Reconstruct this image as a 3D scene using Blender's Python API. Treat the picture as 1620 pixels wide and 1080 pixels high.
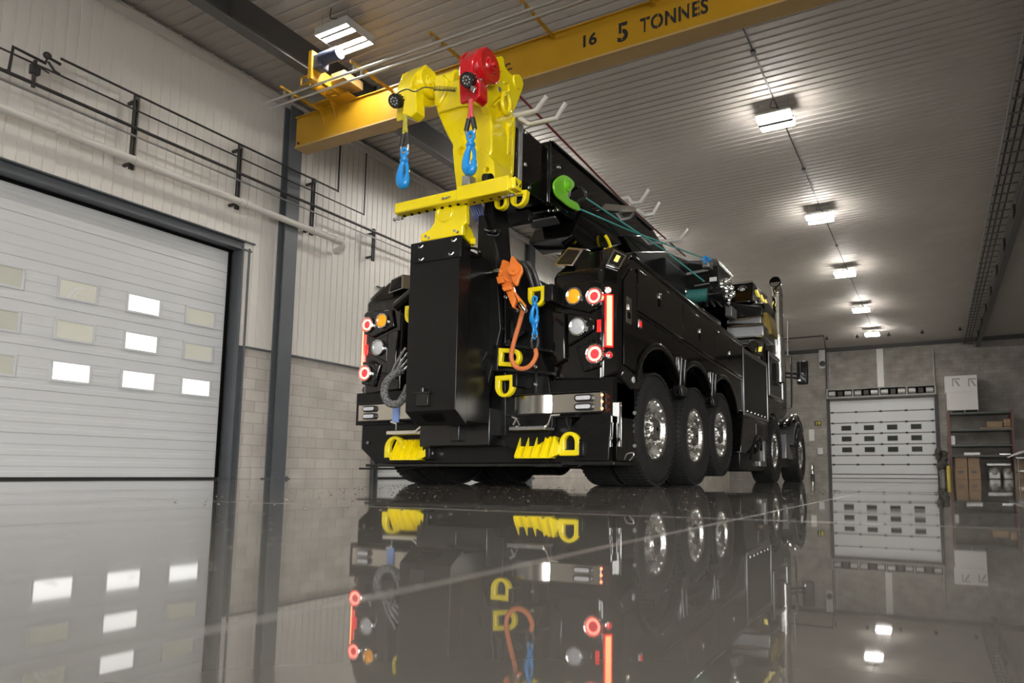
import bpy, bmesh, math, random
from mathutils import Vector, Matrix
PI = math.pi
for o in list(bpy.data.objects): bpy.data.objects.remove(o)
S = bpy.context.scene
COL = S.collection
random.seed(4)

# ------------------------------------------------------------------ camera
CAM = Vector((0, 0, 0.103))
FPX, YAW, PITCH, ROLL, PPX, PPY = 1075.17, .46560, .10480, .0054, 938.85, 638.04
_cy, _sy, _cp, _sp = math.cos(YAW), math.sin(YAW), math.cos(PITCH), math.sin(PITCH)
FWD = Vector((-_sy*_cp, _cy*_cp, _sp)); _r = Vector((_cy, _sy, 0)); _u = _r.cross(FWD)
RGT = _r*math.cos(ROLL) + _u*math.sin(ROLL); UPV = _u*math.cos(ROLL) - _r*math.sin(ROLL)
cd = bpy.data.cameras.new('camera'); cam = bpy.data.objects.new('camera', cd); COL.objects.link(cam)
cam.matrix_world = Matrix(((RGT.x, UPV.x, -FWD.x, CAM.x), (RGT.y, UPV.y, -FWD.y, CAM.y), (RGT.z, UPV.z, -FWD.z, CAM.z), (0, 0, 0, 1)))
cd.sensor_width = 36; cd.sensor_fit = 'HORIZONTAL'; cd.lens = FPX*36/1620
cd.shift_x = -(PPX-810)/1620; cd.shift_y = (PPY-540)/1620
cd.clip_start = .02; cd.clip_end = 200
cd.dof.use_dof = True; cd.dof.focus_distance = 6.6; cd.dof.aperture_fstop = 3.4
S.camera = cam
# ------------------------------------------------------------------ world, exposure
w = bpy.data.worlds.new('world'); S.world = w; w.use_nodes = True
w.node_tree.nodes['Background'].inputs[0].default_value = (1, .985, .96, 1)
w.node_tree.nodes['Background'].inputs[1].default_value = 12      # overcast daylight, enters by two unseen doorways added behind the camera
# portals in the two added doorways (they emit nothing themselves, they only guide the daylight in)
def portal(name, loc, rot, sx, sy):
    l = bpy.data.lights.new(name, 'AREA'); l.shape = 'RECTANGLE'; l.size = sx; l.size_y = sy; l.cycles.is_portal = True
    o = bpy.data.objects.new(name, l); COL.objects.link(o); o.location = loc; o.rotation_euler = rot
portal('daylight_portal', (9.0, -6.5, 2.3), (0, PI/2, 0), 4.6, 7)
portal('daylight_portal', (4.0, -12.0, 2.3), (PI/2, 0, 0), 6, 4.6)
S.view_settings.view_transform = 'Standard'; S.view_settings.look = 'None'
S.view_settings.gamma = 1; S.view_settings.use_curve_mapping = False
S.view_settings.exposure = 0.66
LAMP_E = 95.0      # strength of the ceiling tubes

# ------------------------------------------------------------------ measuring: where the sight line through a photo pixel meets a real plane
def _ray(px, py):
    return RGT*((px-PPX)/FPX) - UPV*((py-PPY)/FPX) + FWD
def onx(px, py, X):
    r = _ray(px, py); return CAM + r*((X-CAM.x)/r.x)
def ony(px, py, Y):
    r = _ray(px, py); return CAM + r*((Y-CAM.y)/r.y)
def onz(px, py, Z):
    r = _ray(px, py); return CAM + r*((Z-CAM.z)/r.z)

# ------------------------------------------------------------------ materials
MATS = {}
def new_mat(name):
    m = bpy.data.materials.new(name); m.use_nodes = True
    MATS[name] = m
    return m, m.node_tree, m.node_tree.nodes['Principled BSDF']
def mat(name, col, rough=.5, metal=0, coat=0, noise=0, nscale=8, bump=0, bscale=60, spec=.5, emit=None, estr=0, trans=0, ior=1.5):
    m, nt, b = new_mat(name)
    b.inputs['Base Color'].default_value = (*col, 1)
    b.inputs['Roughness'].default_value = rough; b.inputs['Metallic'].default_value = metal
    b.inputs['Coat Weight'].default_value = coat; b.inputs['Coat Roughness'].default_value = .03
    b.inputs['Specular IOR Level'].default_value = spec
    b.inputs['Transmission Weight'].default_value = trans; b.inputs['IOR'].default_value = ior
    if emit: b.inputs['Emission Color'].default_value = (*emit, 1); b.inputs['Emission Strength'].default_value = estr
    tc = nt.nodes.new('ShaderNodeTexCoord')
    if noise:
        n = nt.nodes.new('ShaderNodeTexNoise'); n.inputs['Scale'].default_value = nscale; n.inputs['Detail'].default_value = 5
        nt.links.new(tc.outputs['Object'], n.inputs['Vector'])
        mx = nt.nodes.new('ShaderNodeMix'); mx.data_type = 'RGBA'
        mx.inputs['A'].default_value = (*[c*(1-noise) for c in col], 1); mx.inputs['B'].default_value = (*[min(1, c*(1+noise)) for c in col], 1)
        nt.links.new(n.outputs['Fac'], mx.inputs['Factor']); nt.links.new(mx.outputs['Result'], b.inputs['Base Color'])
    if bump:
        n = nt.nodes.new('ShaderNodeTexNoise'); n.inputs['Scale'].default_value = bscale; n.inputs['Detail'].default_value = 4
        nt.links.new(tc.outputs['Object'], n.inputs['Vector'])
        bp = nt.nodes.new('ShaderNodeBump'); bp.inputs['Strength'].default_value = bump; bp.inputs['Distance'].default_value = .01
        nt.links.new(n.outputs['Fac'], bp.inputs['Height']); nt.links.new(bp.outputs['Normal'], b.inputs['Normal'])
    return m
mat('black_paint', (.004, .0036, .0034), .12, coat=.9, spec=.15, bump=.015, bscale=5)
mat('black_steel', (.0065, .0065, .0065), .28, noise=.4, nscale=12, bump=.05, bscale=40, spec=.3)
mat('black_satin', (.010, .010, .010), .22, noise=.3, nscale=10)
mat('black_rubber', (.022, .022, .022), .42, noise=.3, nscale=30, bump=.15, bscale=90)
mat('black_plastic', (.012, .012, .013), .4)
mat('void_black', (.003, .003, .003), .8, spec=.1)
mat('yellow_paint', (.92, .74, .004), .22, coat=.6, noise=.03, bump=.03, bscale=14)
mat('crane_yellow', (.50, .27, .012), .38, noise=.12, nscale=3)
mat('crane_tan', (.50, .33, .13), .5, noise=.1, nscale=3)
mat('red_paint', (.55, .008, .014), .16, coat=.8)
mat('orange_paint', (.88, .22, .03), .25, coat=.6)
mat('green_paint', (.19, .60, .02), .25, coat=.4)
mat('blue_paint', (.012, .28, .72), .3, coat=.3, noise=.15, nscale=60)
mat('chrome', (.82, .82, .80), .07, metal=1, bump=.05, bscale=25)
mat('cast_chrome', (.75, .75, .73), .16, metal=1, noise=.2, nscale=30, bump=.5, bscale=45)
mat('stainless', (.66, .63, .57), .24, metal=1, noise=.06, nscale=40)
mat('brushed_alu', (.55, .56, .57), .33, metal=1, noise=.1, nscale=20)
mat('bar_steel', (.62, .61, .57), .3, metal=.2)
mat('galvanised', (.34, .34, .33), .4, metal=.7, noise=.25, nscale=20)
mat('steel_rail', (.7, .7, .68), .3, metal=.9)
mat('grey_steel', (.105, .115, .125), .42, noise=.12, nscale=5)
mat('fender_grey', (.10, .10, .10), .35)
mat('blue_grey_motor', (.04, .05, .09), .5)
mat('dark_beam', (.045, .043, .042), .5, noise=.1)
mat('dark_beam_flange', (.13, .125, .12), .5)
mat('pipe_black', (.035, .032, .030), .5, noise=.3, nscale=15)
mat('pipe_white', (.66, .63, .59), .4)
mat('door_white', (.66, .67, .68), .32, noise=.02, nscale=3)
mat('door_trim_white', (.62, .63, .64), .4)
mat('plain_white', (.72, .72, .70), .5)
mat('pane_room', (.62, .62, .54), .12, coat=.5)
mat('pane_dark', (.05, .055, .05), .1, coat=.6)
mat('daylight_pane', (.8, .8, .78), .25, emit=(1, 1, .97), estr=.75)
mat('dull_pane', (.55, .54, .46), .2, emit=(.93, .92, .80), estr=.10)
mat('rope_teal', (.07, .40, .36), .7, noise=.3, nscale=90)
mat('drum_teal', (.03, .17, .15), .6, noise=.3, nscale=60)
mat('header_grey', (.30, .29, .275), .5)
mat('water', (1, 1, 1), .0, trans=1, ior=1.33)
mat('rope_maroon', (.16, .02, .02), .7, noise=.3, nscale=90)
mat('lens_amber', (.85, .33, .01), .15, coat=1, emit=(1, .38, .01), estr=.35)
mat('lens_clear', (.62, .63, .66), .12, coat=1, noise=.3, nscale=70)
mat('lens_red_glow', (.9, .05, .02), .3, emit=(1, .20, .15), estr=3.6)
mat('lens_red_core', (.5, .03, .04), .3, emit=(1, .06, .07), estr=.45, noise=.4, nscale=80)
mat('lens_red_bar', (.9, .05, .02), .3, emit=(1, .19, .07), estr=5)
mat('lens_red_dim', (.7, .01, .01), .15, coat=1, emit=(1, .02, .02), estr=.6)
mat('lens_yellow_led', (.8, .7, .2), .2, emit=(1, .8, .15), estr=.5)
mat('tube_glow', (1, 1, 1), .4, emit=(1, .965, .90), estr=LAMP_E)
mat('lamp_housing', (.55, .55, .53), .4, metal=.3)
mat('cardboard', (.36, .25, .16), .8, noise=.12, nscale=6)
mat('carton_white', (.72, .71, .69), .5, noise=.04)
mat('print_grey', (.16, .16, .15), .6)
mat('rack_red', (.17, .085, .07), .5, noise=.2)
mat('rack_green', (.10, .11, .10), .5, noise=.2)
mat('bollard_yellow', (.62, .50, .08), .5, noise=.1)
mat('stencil_black', (.018, .02, .024), .6)
mat('sign_yellow', (.75, .68, .06), .5)
mat('plastic_wrap', (.34, .33, .31), .22, noise=.5, nscale=9, bump=.8, bscale=12)
mat('gold_mesh', (.26, .18, .03), .5, metal=.3, noise=.5, nscale=60)
mat('hose_blue', (.03, .05, .22), .35, noise=.3)
mat('pearl_blue', (.25, .38, .75), .4)
mat('bone_step', (.62, .58, .48), .45)
mat('smoked_glass', (.01, .01, .01), .05, coat=1)
mat('panel_dark', (.018, .017, .016), .35)
mat('cloth_grey', (.08, .075, .07), .9, noise=.6, nscale=9)

def rope_mat(name, c1, c2, sc=120):
    m, nt, b = new_mat(name)
    tc = nt.nodes.new('ShaderNodeTexCoord'); v = nt.nodes.new('ShaderNodeTexVoronoi'); v.inputs['Scale'].default_value = sc
    nt.links.new(tc.outputs['Object'], v.inputs['Vector'])
    r = nt.nodes.new('ShaderNodeValToRGB'); r.color_ramp.elements[0].position = .35; r.color_ramp.elements[1].position = .5
    r.color_ramp.elements[0].color = (*c1, 1); r.color_ramp.elements[1].color = (*c2, 1)
    nt.links.new(v.outputs['Distance'], r.inputs['Fac']); nt.links.new(r.outputs['Color'], b.inputs['Base Color'])
    bp = nt.nodes.new('ShaderNodeBump'); bp.inputs['Strength'].default_value = .6; bp.inputs['Distance'].default_value = .004
    nt.links.new(v.outputs['Distance'], bp.inputs['Height']); nt.links.new(bp.outputs['Normal'], b.inputs['Normal'])
    b.inputs['Roughness'].default_value = .7
rope_mat('rope_yellow', (.75, .62, .03), (.35, .33, .05))
rope_mat('rope_red', (.62, .02, .03), (.70, .12, .12))
rope_mat('rope_orange', (.80, .12, .02), (.66, .24, .09))
rope_mat('hose_sleeve', (.01, .01, .01), (.20, .20, .20), 70)

def block_mat(name, col, mortar, vary=.16, stain=.35):
    m, nt, b = new_mat(name); N = nt.nodes.new; Lk = nt.links.new
    tc = N('ShaderNodeTexCoord'); uvm = N('ShaderNodeUVMap')
    br = N('ShaderNodeTexBrick'); br.inputs['Scale'].default_value = 1
    br.inputs['Brick Width'].default_value = .4; br.inputs['Row Height'].default_value = .2
    br.inputs['Mortar Size'].default_value = .006; br.inputs['Mortar Smooth'].default_value = .3; br.inputs['Bias'].default_value = 0
    br.inputs['Color1'].default_value = (*[c*(1-vary) for c in col], 1); br.inputs['Color2'].default_value = (*[c*(1+vary*.5) for c in col], 1)
    br.inputs['Mortar'].default_value = (*mortar, 1)
    Lk(uvm.outputs['UV'], br.inputs['Vector'])
    n = N('ShaderNodeTexNoise'); n.inputs['Scale'].default_value = 1.4; n.inputs['Detail'].default_value = 6; Lk(tc.outputs['Object'], n.inputs['Vector'])
    rp = N('ShaderNodeValToRGB'); rp.color_ramp.elements[0].position = .3; rp.color_ramp.elements[1].position = .62
    rp.color_ramp.elements[0].color = (1-stain, 1-stain, 1-stain, 1); rp.color_ramp.elements[1].color = (1, 1, 1, 1); Lk(n.outputs['Fac'], rp.inputs['Fac'])
    mx = N('ShaderNodeMix'); mx.data_type = 'RGBA'; mx.blend_type = 'MULTIPLY'; mx.inputs['Factor'].default_value = 1
    Lk(br.outputs['Color'], mx.inputs['A']); Lk(rp.outputs['Color'], mx.inputs['B']); Lk(mx.outputs['Result'], b.inputs['Base Color'])
    bp = N('ShaderNodeBump'); bp.inputs['Strength'].default_value = .5; bp.inputs['Distance'].default_value = .01; bp.invert = True
    Lk(br.outputs['Fac'], bp.inputs['Height']); Lk(bp.outputs['Normal'], b.inputs['Normal'])
    b.inputs['Roughness'].default_value = .75
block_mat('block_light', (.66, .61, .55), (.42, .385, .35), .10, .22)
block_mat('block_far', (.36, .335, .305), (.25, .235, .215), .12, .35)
mat('siding', (.72, .685, .64), .42, noise=.03, nscale=2)
mat('siding_rib', (.30, .28, .26), .5)
mat('ceiling_sheet', (.50, .465, .43), .6, noise=.10, nscale=1.2)

def floor_mat():
    m, nt, b = new_mat('wet_concrete'); N = nt.nodes.new; Lk = nt.links.new
    tc = N('ShaderNodeTexCoord'); sep = N('ShaderNodeSeparateXYZ'); Lk(tc.outputs['Object'], sep.inputs[0])
    n = N('ShaderNodeTexNoise'); n.inputs['Scale'].default_value = 1.1; n.inputs['Detail'].default_value = 8; Lk(tc.outputs['Object'], n.inputs['Vector'])
    rp = N('ShaderNodeValToRGB'); rp.color_ramp.elements[0].position = .35; rp.color_ramp.elements[1].position = .7
    rp.color_ramp.elements[0].color = (.150, .141, .127, 1); rp.color_ramp.elements[1].color = (.185, .174, .158, 1); Lk(n.outputs['Fac'], rp.inputs['Fac'])
    def M(op, a, bb=None, c=None):
        k = N('ShaderNodeMath'); k.operation = op
        for i, v in enumerate((a, bb, c)):
            if v is None: continue
            if isinstance(v, (int, float)): k.inputs[i].default_value = v
            else: Lk(v, k.inputs[i])
        return k.outputs[0]
    # sawn joints every 4.83 m, filled with pale sealant
    wob = N('ShaderNodeTexNoise'); wob.inputs['Scale'].default_value = 2.5; Lk(tc.outputs['Object'], wob.inputs['Vector'])
    wv = M('MULTIPLY', M('SUBTRACT', wob.outputs['Fac'], .5), .02)
    def joint(axis, off, pitch, half):
        v = M('ADD', sep.outputs[axis], wv)
        d = M('ABSOLUTE', M('SUBTRACT', M('MODULO', M('ADD', M('SUBTRACT', v, off), pitch*20.5), pitch), pitch/2))
        return M('LESS_THAN', d, half)
    j = M('MAXIMUM', joint(0, -.43, 4.83, .005), joint(1, 1.62, 4.83, .009))
    mx = N('ShaderNodeMix'); mx.data_type = 'RGBA'; Lk(j, mx.inputs['Factor']); Lk(rp.outputs['Color'], mx.inputs['A']); mx.inputs['B'].default_value = (.24, .235, .22, 1)
    Lk(mx.outputs['Result'], b.inputs['Base Color'])
    # damp specks where water dried
    sp = N('ShaderNodeTexVoronoi'); sp.inputs['Scale'].default_value = 26; Lk(tc.outputs['Object'], sp.inputs['Vector'])
    big = N('ShaderNodeTexNoise'); big.inputs['Scale'].default_value = .55; big.inputs['Detail'].default_value = 2; Lk(tc.outputs['Object'], big.inputs['Vector'])
    spk = M('MULTIPLY', M('LESS_THAN', sp.outputs['Distance'], .13), M('GREATER_THAN', big.outputs['Fac'], .53))
    ro = M('ADD', .022, M('MULTIPLY', j, .4)); ro = M('ADD', ro, M('MULTIPLY', spk, .25))
    rb = N('ShaderNodeTexNoise'); rb.inputs['Scale'].default_value = .8; rb.inputs['Detail'].default_value = 3; Lk(tc.outputs['Object'], rb.inputs['Vector'])
    rr = N('ShaderNodeMapRange'); rr.inputs['From Min'].default_value = .5; rr.inputs['From Max'].default_value = .75; rr.inputs['To Min'].default_value = 0; rr.inputs['To Max'].default_value = .05
    Lk(rb.outputs['Fac'], rr.inputs['Value']); ro = M('ADD', ro, rr.outputs[0])
    Lk(ro, b.inputs['Roughness'])
    b.inputs['IOR'].default_value = 1.8
    hb = N('ShaderNodeTexNoise'); hb.inputs['Scale'].default_value = .9; hb.inputs['Detail'].default_value = 2; Lk(tc.outputs['Object'], hb.inputs['Vector'])
    bp = N('ShaderNodeBump'); bp.inputs['Strength'].default_value = .12; bp.inputs['Distance'].default_value = .012
    Lk(M('ADD', hb.outputs['Fac'], M('MULTIPLY', spk, .5)), bp.inputs['Height']); Lk(bp.outputs['Normal'], b.inputs['Normal'])
floor_mat()

# ------------------------------------------------------------------ mesh helpers
def BM(): return bmesh.new()
def V(*a): return Vector(a)
def box(bm, x0, x1, y0, y1, z0, z1):
    v = [bm.verts.new((x, y, z)) for z in (z0, z1) for y in (y0, y1) for x in (x0, x1)]
    for f in ((0, 2, 3, 1), (4, 5, 7, 6), (0, 1, 5, 4), (2, 6, 7, 3), (0, 4, 6, 2), (1, 3, 7, 5)):
        bm.faces.new([v[i] for i in f])
    return bm
def prism(bm, pts, ext):
    """closed polygon extruded by vector ext"""
    ext = Vector(ext); pts = [Vector(p) for p in pts]
    n = Vector((0, 0, 0))
    for i in range(len(pts)): n += pts[i].cross(pts[(i+1) % len(pts)])
    if n.dot(ext) > 0: pts = pts[::-1]
    a = [bm.verts.new(p) for p in pts]; b = [bm.verts.new(p+ext) for p in pts]
    bm.faces.new(a); bm.faces.new(b[::-1])
    for i in range(len(pts)):
        j = (i+1) % len(pts); bm.faces.new((a[j], a[i], b[i], b[j]))
    return bm
def loft(bm, rings, caps=True, closed=True):
    rv = [[bm.verts.new(p) for p in r] for r in rings]
    n = len(rings[0])
    for k in range(len(rv)-1):
        for i in range(n if closed else n-1):
            j = (i+1) % n; bm.faces.new((rv[k][i], rv[k][j], rv[k+1][j], rv[k+1][i]))
    if caps: bm.faces.new(rv[0][::-1]); bm.faces.new(rv[-1])
    return bm
def frame_of(d):
    d = Vector(d).normalized(); a = Vector((0, 0, 1)) if abs(d.z) < .9 else Vector((1, 0, 0))
    u = d.cross(a).normalized(); return u, d.cross(u)
def lathe(bm, o, d, prof, seg=32, caps=True):
    """prof: (distance along d, radius)"""
    o = Vector(o); d = Vector(d).normalized(); u, v = frame_of(d)
    rings = [[o + d*t + (u*math.cos(2*PI*i/seg)+v*math.sin(2*PI*i/seg))*r for i in range(seg)] for t, r in prof]
    return loft(bm, rings, caps)
def cyl(bm, p0, p1, r, seg=20, r2=None):
    p0 = Vector(p0); p1 = Vector(p1); L = (p1-p0).length
    return lathe(bm, p0, p1-p0, [(0, r), (L, r if r2 is None else r2)], seg)
def tube(bm, pts, r, seg=10, closed=False, flat=1.0):
    pts = [Vector(p) for p in pts]; n = len(pts); rings = []
    up = None
    for i in range(n):
        a = pts[i-1] if (i > 0 or closed) else pts[i]; b = pts[(i+1) % n] if (i < n-1 or closed) else pts[i]
        t = (b-a).normalized()
        if up is None: up, _ = frame_of(t)
        up = (up - t*up.dot(t)).normalized(); vv = t.cross(up)
        rr = r[i] if isinstance(r, (list, tuple)) else r
        rings.append([pts[i] + (up*math.cos(2*PI*k/seg)*flat + vv*math.sin(2*PI*k/seg))*rr for k in range(seg)])
    if closed:
        rings.append(rings[0]); rv = [[bm.verts.new(p) for p in q] for q in rings[:-1]]
        for k in range(n):
            A = rv[k]; B = rv[(k+1) % n]
            for i in range(seg): j = (i+1) % seg; bm.faces.new((A[i], A[j], B[j], B[i]))
        return bm
    return loft(bm, rings)
def smooth_path(pts, n=6, closed=False):
    P = [Vector(p) for p in pts]; out = []; m = len(P)
    rng = range(m if closed else m-1)
    for i in rng:
        p0 = P[(i-1) % m] if (i > 0 or closed) else P[0]; p1 = P[i]; p2 = P[(i+1) % m]; p3 = P[(i+2) % m] if (i+2 < m or closed) else P[-1]
        for k in range(n):
            t = k/n
            out.append(.5*((2*p1)+(p2-p0)*t+(2*p0-5*p1+4*p2-p3)*t*t+(3*p1-p0-3*p2+p3)*t**3))
    if not closed: out.append(P[-1])
    return out
def sphere(bm, c, r, seg=16, sc=(1, 1, 1)):
    c = Vector(c); prof = [(-math.cos(PI*k/10), math.sin(PI*k/10)) for k in range(1, 10)]
    rings = [[c+Vector((math.cos(2*PI*i/seg)*q*r*sc[0], math.sin(2*PI*i/seg)*q*r*sc[1], t*r*sc[2])) for i in range(seg)] for t, q in prof]
    return loft(bm, rings)
def bolt(bm, p, d, r=.012, h=.01):
    return lathe(bm, p, d, [(0, r*1.3), (.002, r*1.3), (.002, r), (h, r), (h, r*.5)], 8)
def ring_plate(bm, outer, inner, ext):
    """plate with one hole: outer and inner loops with equal point counts"""
    ext = Vector(ext); n = len(outer)
    o = [Vector(p) for p in outer]; q = [Vector(p) for p in inner]
    A = [bm.verts.new(p) for p in o]; B = [bm.verts.new(p) for p in q]
    Cc = [bm.verts.new(p+ext) for p in o]; D = [bm.verts.new(p+ext) for p in q]
    for i in range(n):
        j = (i+1) % n
        bm.faces.new((A[i], A[j], B[j], B[i])); bm.faces.new((Cc[j], Cc[i], D[i], D[j]))
        bm.faces.new((A[j], A[i], Cc[i], Cc[j])); bm.faces.new((B[i], B[j], D[j], D[i]))
    return bm
def root_off(p):
    while p.parent: p = p.parent
    return Vector(p.location)
def obj(name, bm, m, parent=None, bevel=0, ang=35, seg=2, mats=None):
    bmesh.ops.recalc_face_normals(bm, faces=bm.faces[:])
    me = bpy.data.meshes.new(name); 
    if parent is not None: bmesh.ops.translate(bm, verts=bm.verts[:], vec=-root_off(parent))
    bm.to_mesh(me); bm.free()
    me.materials.append(MATS[m])
    for x in (mats or []): me.materials.append(MATS[x])
    for p in me.polygons: p.use_smooth = True
    me.set_sharp_from_angle(angle=math.radians(ang))
    o = bpy.data.objects.new(name, me); COL.objects.link(o)
    if parent is not None: o.parent = parent
    if bevel:
        b = o.modifiers.new('bevel', 'BEVEL'); b.width = bevel; b.segments = seg; b.limit_method = 'ANGLE'; b.angle_limit = math.radians(40); b.harden_normals = False
    return o
def tag(o, label=None, cat=None, group=None, kind=None):
    if label: o['label'] = label
    if cat: o['category'] = cat
    if group: o['group'] = group
    if kind: o['kind'] = kind
    return o
def thing(name, label, cat, loc=(0, 0, 0), group=None):
    o = bpy.data.objects.new(name, None); COL.objects.link(o); o.location = loc; o.empty_display_size = .1
    return tag(o, label, cat, group)
def struct(name, bm, m, bevel=0, parent=None, **k):
    o = obj(name, bm, m, parent, bevel, **k)
    if parent is None: o['kind'] = 'structure'
    return o
def copy_tree(o, parent=None, loc=None):
    c = o.copy(); COL.objects.link(c)
    if parent is not None: c.parent = parent
    if loc is not None: c.location = loc
    for ch in list(o.children): copy_tree(ch, c)
    return c
def text_bm(s, size, ext, mw, space=1.0):
    """letters as solid mesh; mw maps text plane (x right, y up, z out) to world"""
    cu = bpy.data.curves.new('t', 'FONT'); cu.body = s; cu.size = size; cu.extrude = ext; cu.resolution_u = 4; cu.space_character = space; cu.offset = .028
    cu.align_x = 'LEFT'
    to = bpy.data.objects.new('t', cu); COL.objects.link(to)
    bpy.context.view_layer.update()
    me = bpy.data.meshes.new_from_object(to.evaluated_get(bpy.context.evaluated_depsgraph_get()))
    bm = BM(); bm.from_mesh(me); bmesh.ops.transform(bm, matrix=mw, verts=bm.verts[:])
    bpy.data.objects.remove(to); bpy.data.curves.remove(cu); bpy.data.meshes.remove(me)
    return bm

def cut(o, cutter):
    """drill: subtract a closed bmesh (world coordinates) from a part"""
    me = bpy.data.meshes.new('cutter'); bmesh.ops.recalc_face_normals(cutter, faces=cutter.faces[:])
    bmesh.ops.translate(cutter, verts=cutter.verts[:], vec=-root_off(o)); cutter.to_mesh(me); cutter.free()
    c = bpy.data.objects.new('cutter', me); COL.objects.link(c); c.location = root_off(o)
    bpy.context.view_layer.update()
    m = o.modifiers.new('bool', 'BOOLEAN'); m.object = c; m.operation = 'DIFFERENCE'; m.solver = 'EXACT'
    bv = [x for x in o.modifiers if x.type == 'BEVEL']
    for x in bv: x.show_viewport = False
    bpy.context.view_layer.update()
    new = bpy.data.meshes.new_from_object(o.evaluated_get(bpy.context.evaluated_depsgraph_get()))
    for x in bv: x.show_viewport = True
    o.modifiers.remove(m); o.data = new
    for p in new.polygons: p.use_smooth = True
    new.set_sharp_from_angle(angle=math.radians(35))
    bpy.data.objects.remove(c); bpy.data.meshes.remove(me)

def rnd(pts, n=4): return smooth_path(pts, n, closed=True)

# ================================================================== THE HALL
XL, XR, YF, YB, ZC = -11.0, 9.0, 40.0, -12.0, 7.35
def uv_box(o):
    me = o.data; uv = me.uv_layers.new(name='UVMap')
    for p in me.polygons:
        n = p.normal
        for li in p.loop_indices:
            c = me.vertices[me.loops[li].vertex_index].co
            uv.data[li].uv = (c.y if abs(n.x) > .5 else c.x, c.z)
    return o
# floor
o = struct('floor', box(BM(), XL-.6, XR+.3, YB-.3, YF+.6, -.2, 0), 'wet_concrete')
# ceiling: ribbed metal sheet, ribs run across the hall
bm = BM(); prof = []; y = YB-.2; P = .19
while y < YF+.4:
    prof += [(y, 0), (y+.135, 0), (y+.147, .022), (y+.175, .022), (y+.187, 0)]; y += P
lo = [bm.verts.new((XL-.3, a, ZC+h)) for a, h in prof]; hi = [bm.verts.new((XR+.3, a, ZC+h)) for a, h in prof]
for i in range(len(prof)-1): bm.faces.new((lo[i], lo[i+1], hi[i+1], hi[i]))
b = bm
o = struct('ceiling', b, 'ceiling_sheet', ang=20)
struct('ceiling_roof_deck', box(BM(), XL-.5, XR+.5, YB-.3, YF+.5, ZC+.10, ZC+.25), 'siding')
# left wall
DOORS = [(1.9, 7.79), (11.19, 17.0)]
DH = 4.14
def sheet(bm, y0, y1, z0, z1, x=XL+.05):
    """vertical-ribbed cladding"""
    n0 = math.ceil(y0/.15); pts = [(y0, 0)]; k = n0
    while k*.15 < y1:
        c = k*.15
        if c-.012 > y0 and c+.012 < y1: pts += [(c-.010, 0), (c-.005, -.013), (c+.005, -.013), (c+.010, 0)]
        k += 1
    pts.append((y1, 0))
    a = [bm.verts.new((x+d, yy, z0)) for yy, d in pts]; b = [bm.verts.new((x+d, yy, z1)) for yy, d in pts]
    for i in range(len(pts)-1): bm.faces.new((a[i], a[i+1], b[i+1], b[i]))
    box(bm, XL-.02, x-.014, y0, y1, z0, z1)
bm = BM(); edges = [YB, DOORS[0][0], DOORS[0][1], DOORS[1][0], DOORS[1][1], YF]
for i in (0, 2, 4): box(bm, XL-.3, XL, edges[i], edges[i+1], 0, 2.40)
wl = struct('wall_left', bm, 'block_light'); uv_box(wl)
bm = BM()
for i in (0, 2, 4): sheet(bm, edges[i], edges[i+1], 2.36, DH+.1)
sheet(bm, YB, YF, DH+.1, ZC+.05)
box(bm, XL-.3, XL-.1, YB, YF, DH+.1, ZC+.05)
for i in (0, 2, 4): box(bm, XL-.3, XL-.05, edges[i], edges[i+1], 2.39, DH+.1)
struct('wall_left_cladding', bm, 'siding', ang=15)
# drip edge under the cladding
bm = BM()
for i in (0, 2, 4): box(bm, XL+.002, XL+.07, edges[i]+(.14 if i else 0), edges[i+1]-(.14 if i < 4 else 0), 2.335, 2.365)
struct('trim_1', bm, 'grey_steel')
# cornice where the cladding meets the ceiling
bm = BM(); box(bm, XL+.03, XL+.12, YB, YF, 7.13, 7.24); box(bm, XL+.03, XL+.16, YB, YF, 7.24, 7.265)
struct('trim_2', bm, 'siding')
# far wall, right wall, wall behind the camera
bm = BM(); box(bm, XL, -5.24, YF, YF+.3, 0, ZC+.05); box(bm, .11, XR+.3, YF, YF+.3, 0, ZC+.05); box(bm, -5.24, .11, YF, YF+.3, 4.32, ZC+.05)
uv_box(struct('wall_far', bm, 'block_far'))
bm = BM(); box(bm, XR, XR+.3, -3, YF, 0, ZC+.05); box(bm, XR, XR+.3, YB, -10, 0, ZC+.05); box(bm, XR, XR+.3, -10, -3, 4.6, ZC+.05)
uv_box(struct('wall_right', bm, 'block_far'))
bm = BM(); box(bm, XL-.3, 1, YB-.3, YB, 0, ZC+.05); box(bm, 7, XR+.3, YB-.3, YB, 0, ZC+.05); box(bm, 1, 7, YB-.3, YB, 4.6, ZC+.05)
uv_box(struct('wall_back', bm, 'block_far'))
bm = BM(); box(bm, XR-.05, XR+.3, -10.15, -10, 0, 4.75); box(bm, XR-.05, XR+.3, -3, -2.85, 0, 4.75); box(bm, XR-.05, XR+.3, -10, -3, 4.6, 4.75)  # frame of the side doorway, added unseen to let daylight in
struct('added_door_4_frame', bm, 'grey_steel')
bm = BM(); box(bm, .85, 1, YB-.3, YB+.05, 0, 4.75); box(bm, 7, 7.15, YB-.3, YB+.05, 0, 4.75); box(bm, 1, 7, YB-.3, YB+.05, 4.6, 4.75)  # rear doorway, likewise added out of view as a way in for daylight
struct('added_door_5_frame', bm, 'grey_steel')
bm = BM(); box(bm, XR+.3, XR+25, -40, 30, -.25, -.02); box(bm, XL-5, XR+.3, -40, YB-.3, -.25, -.02)
struct('floor_apron', bm, 'galvanised')
bm = BM(); box(bm, XL, XR, YF-.06, YF, 7.10, 7.32)
struct('trim_3', bm, 'dark_beam')

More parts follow.
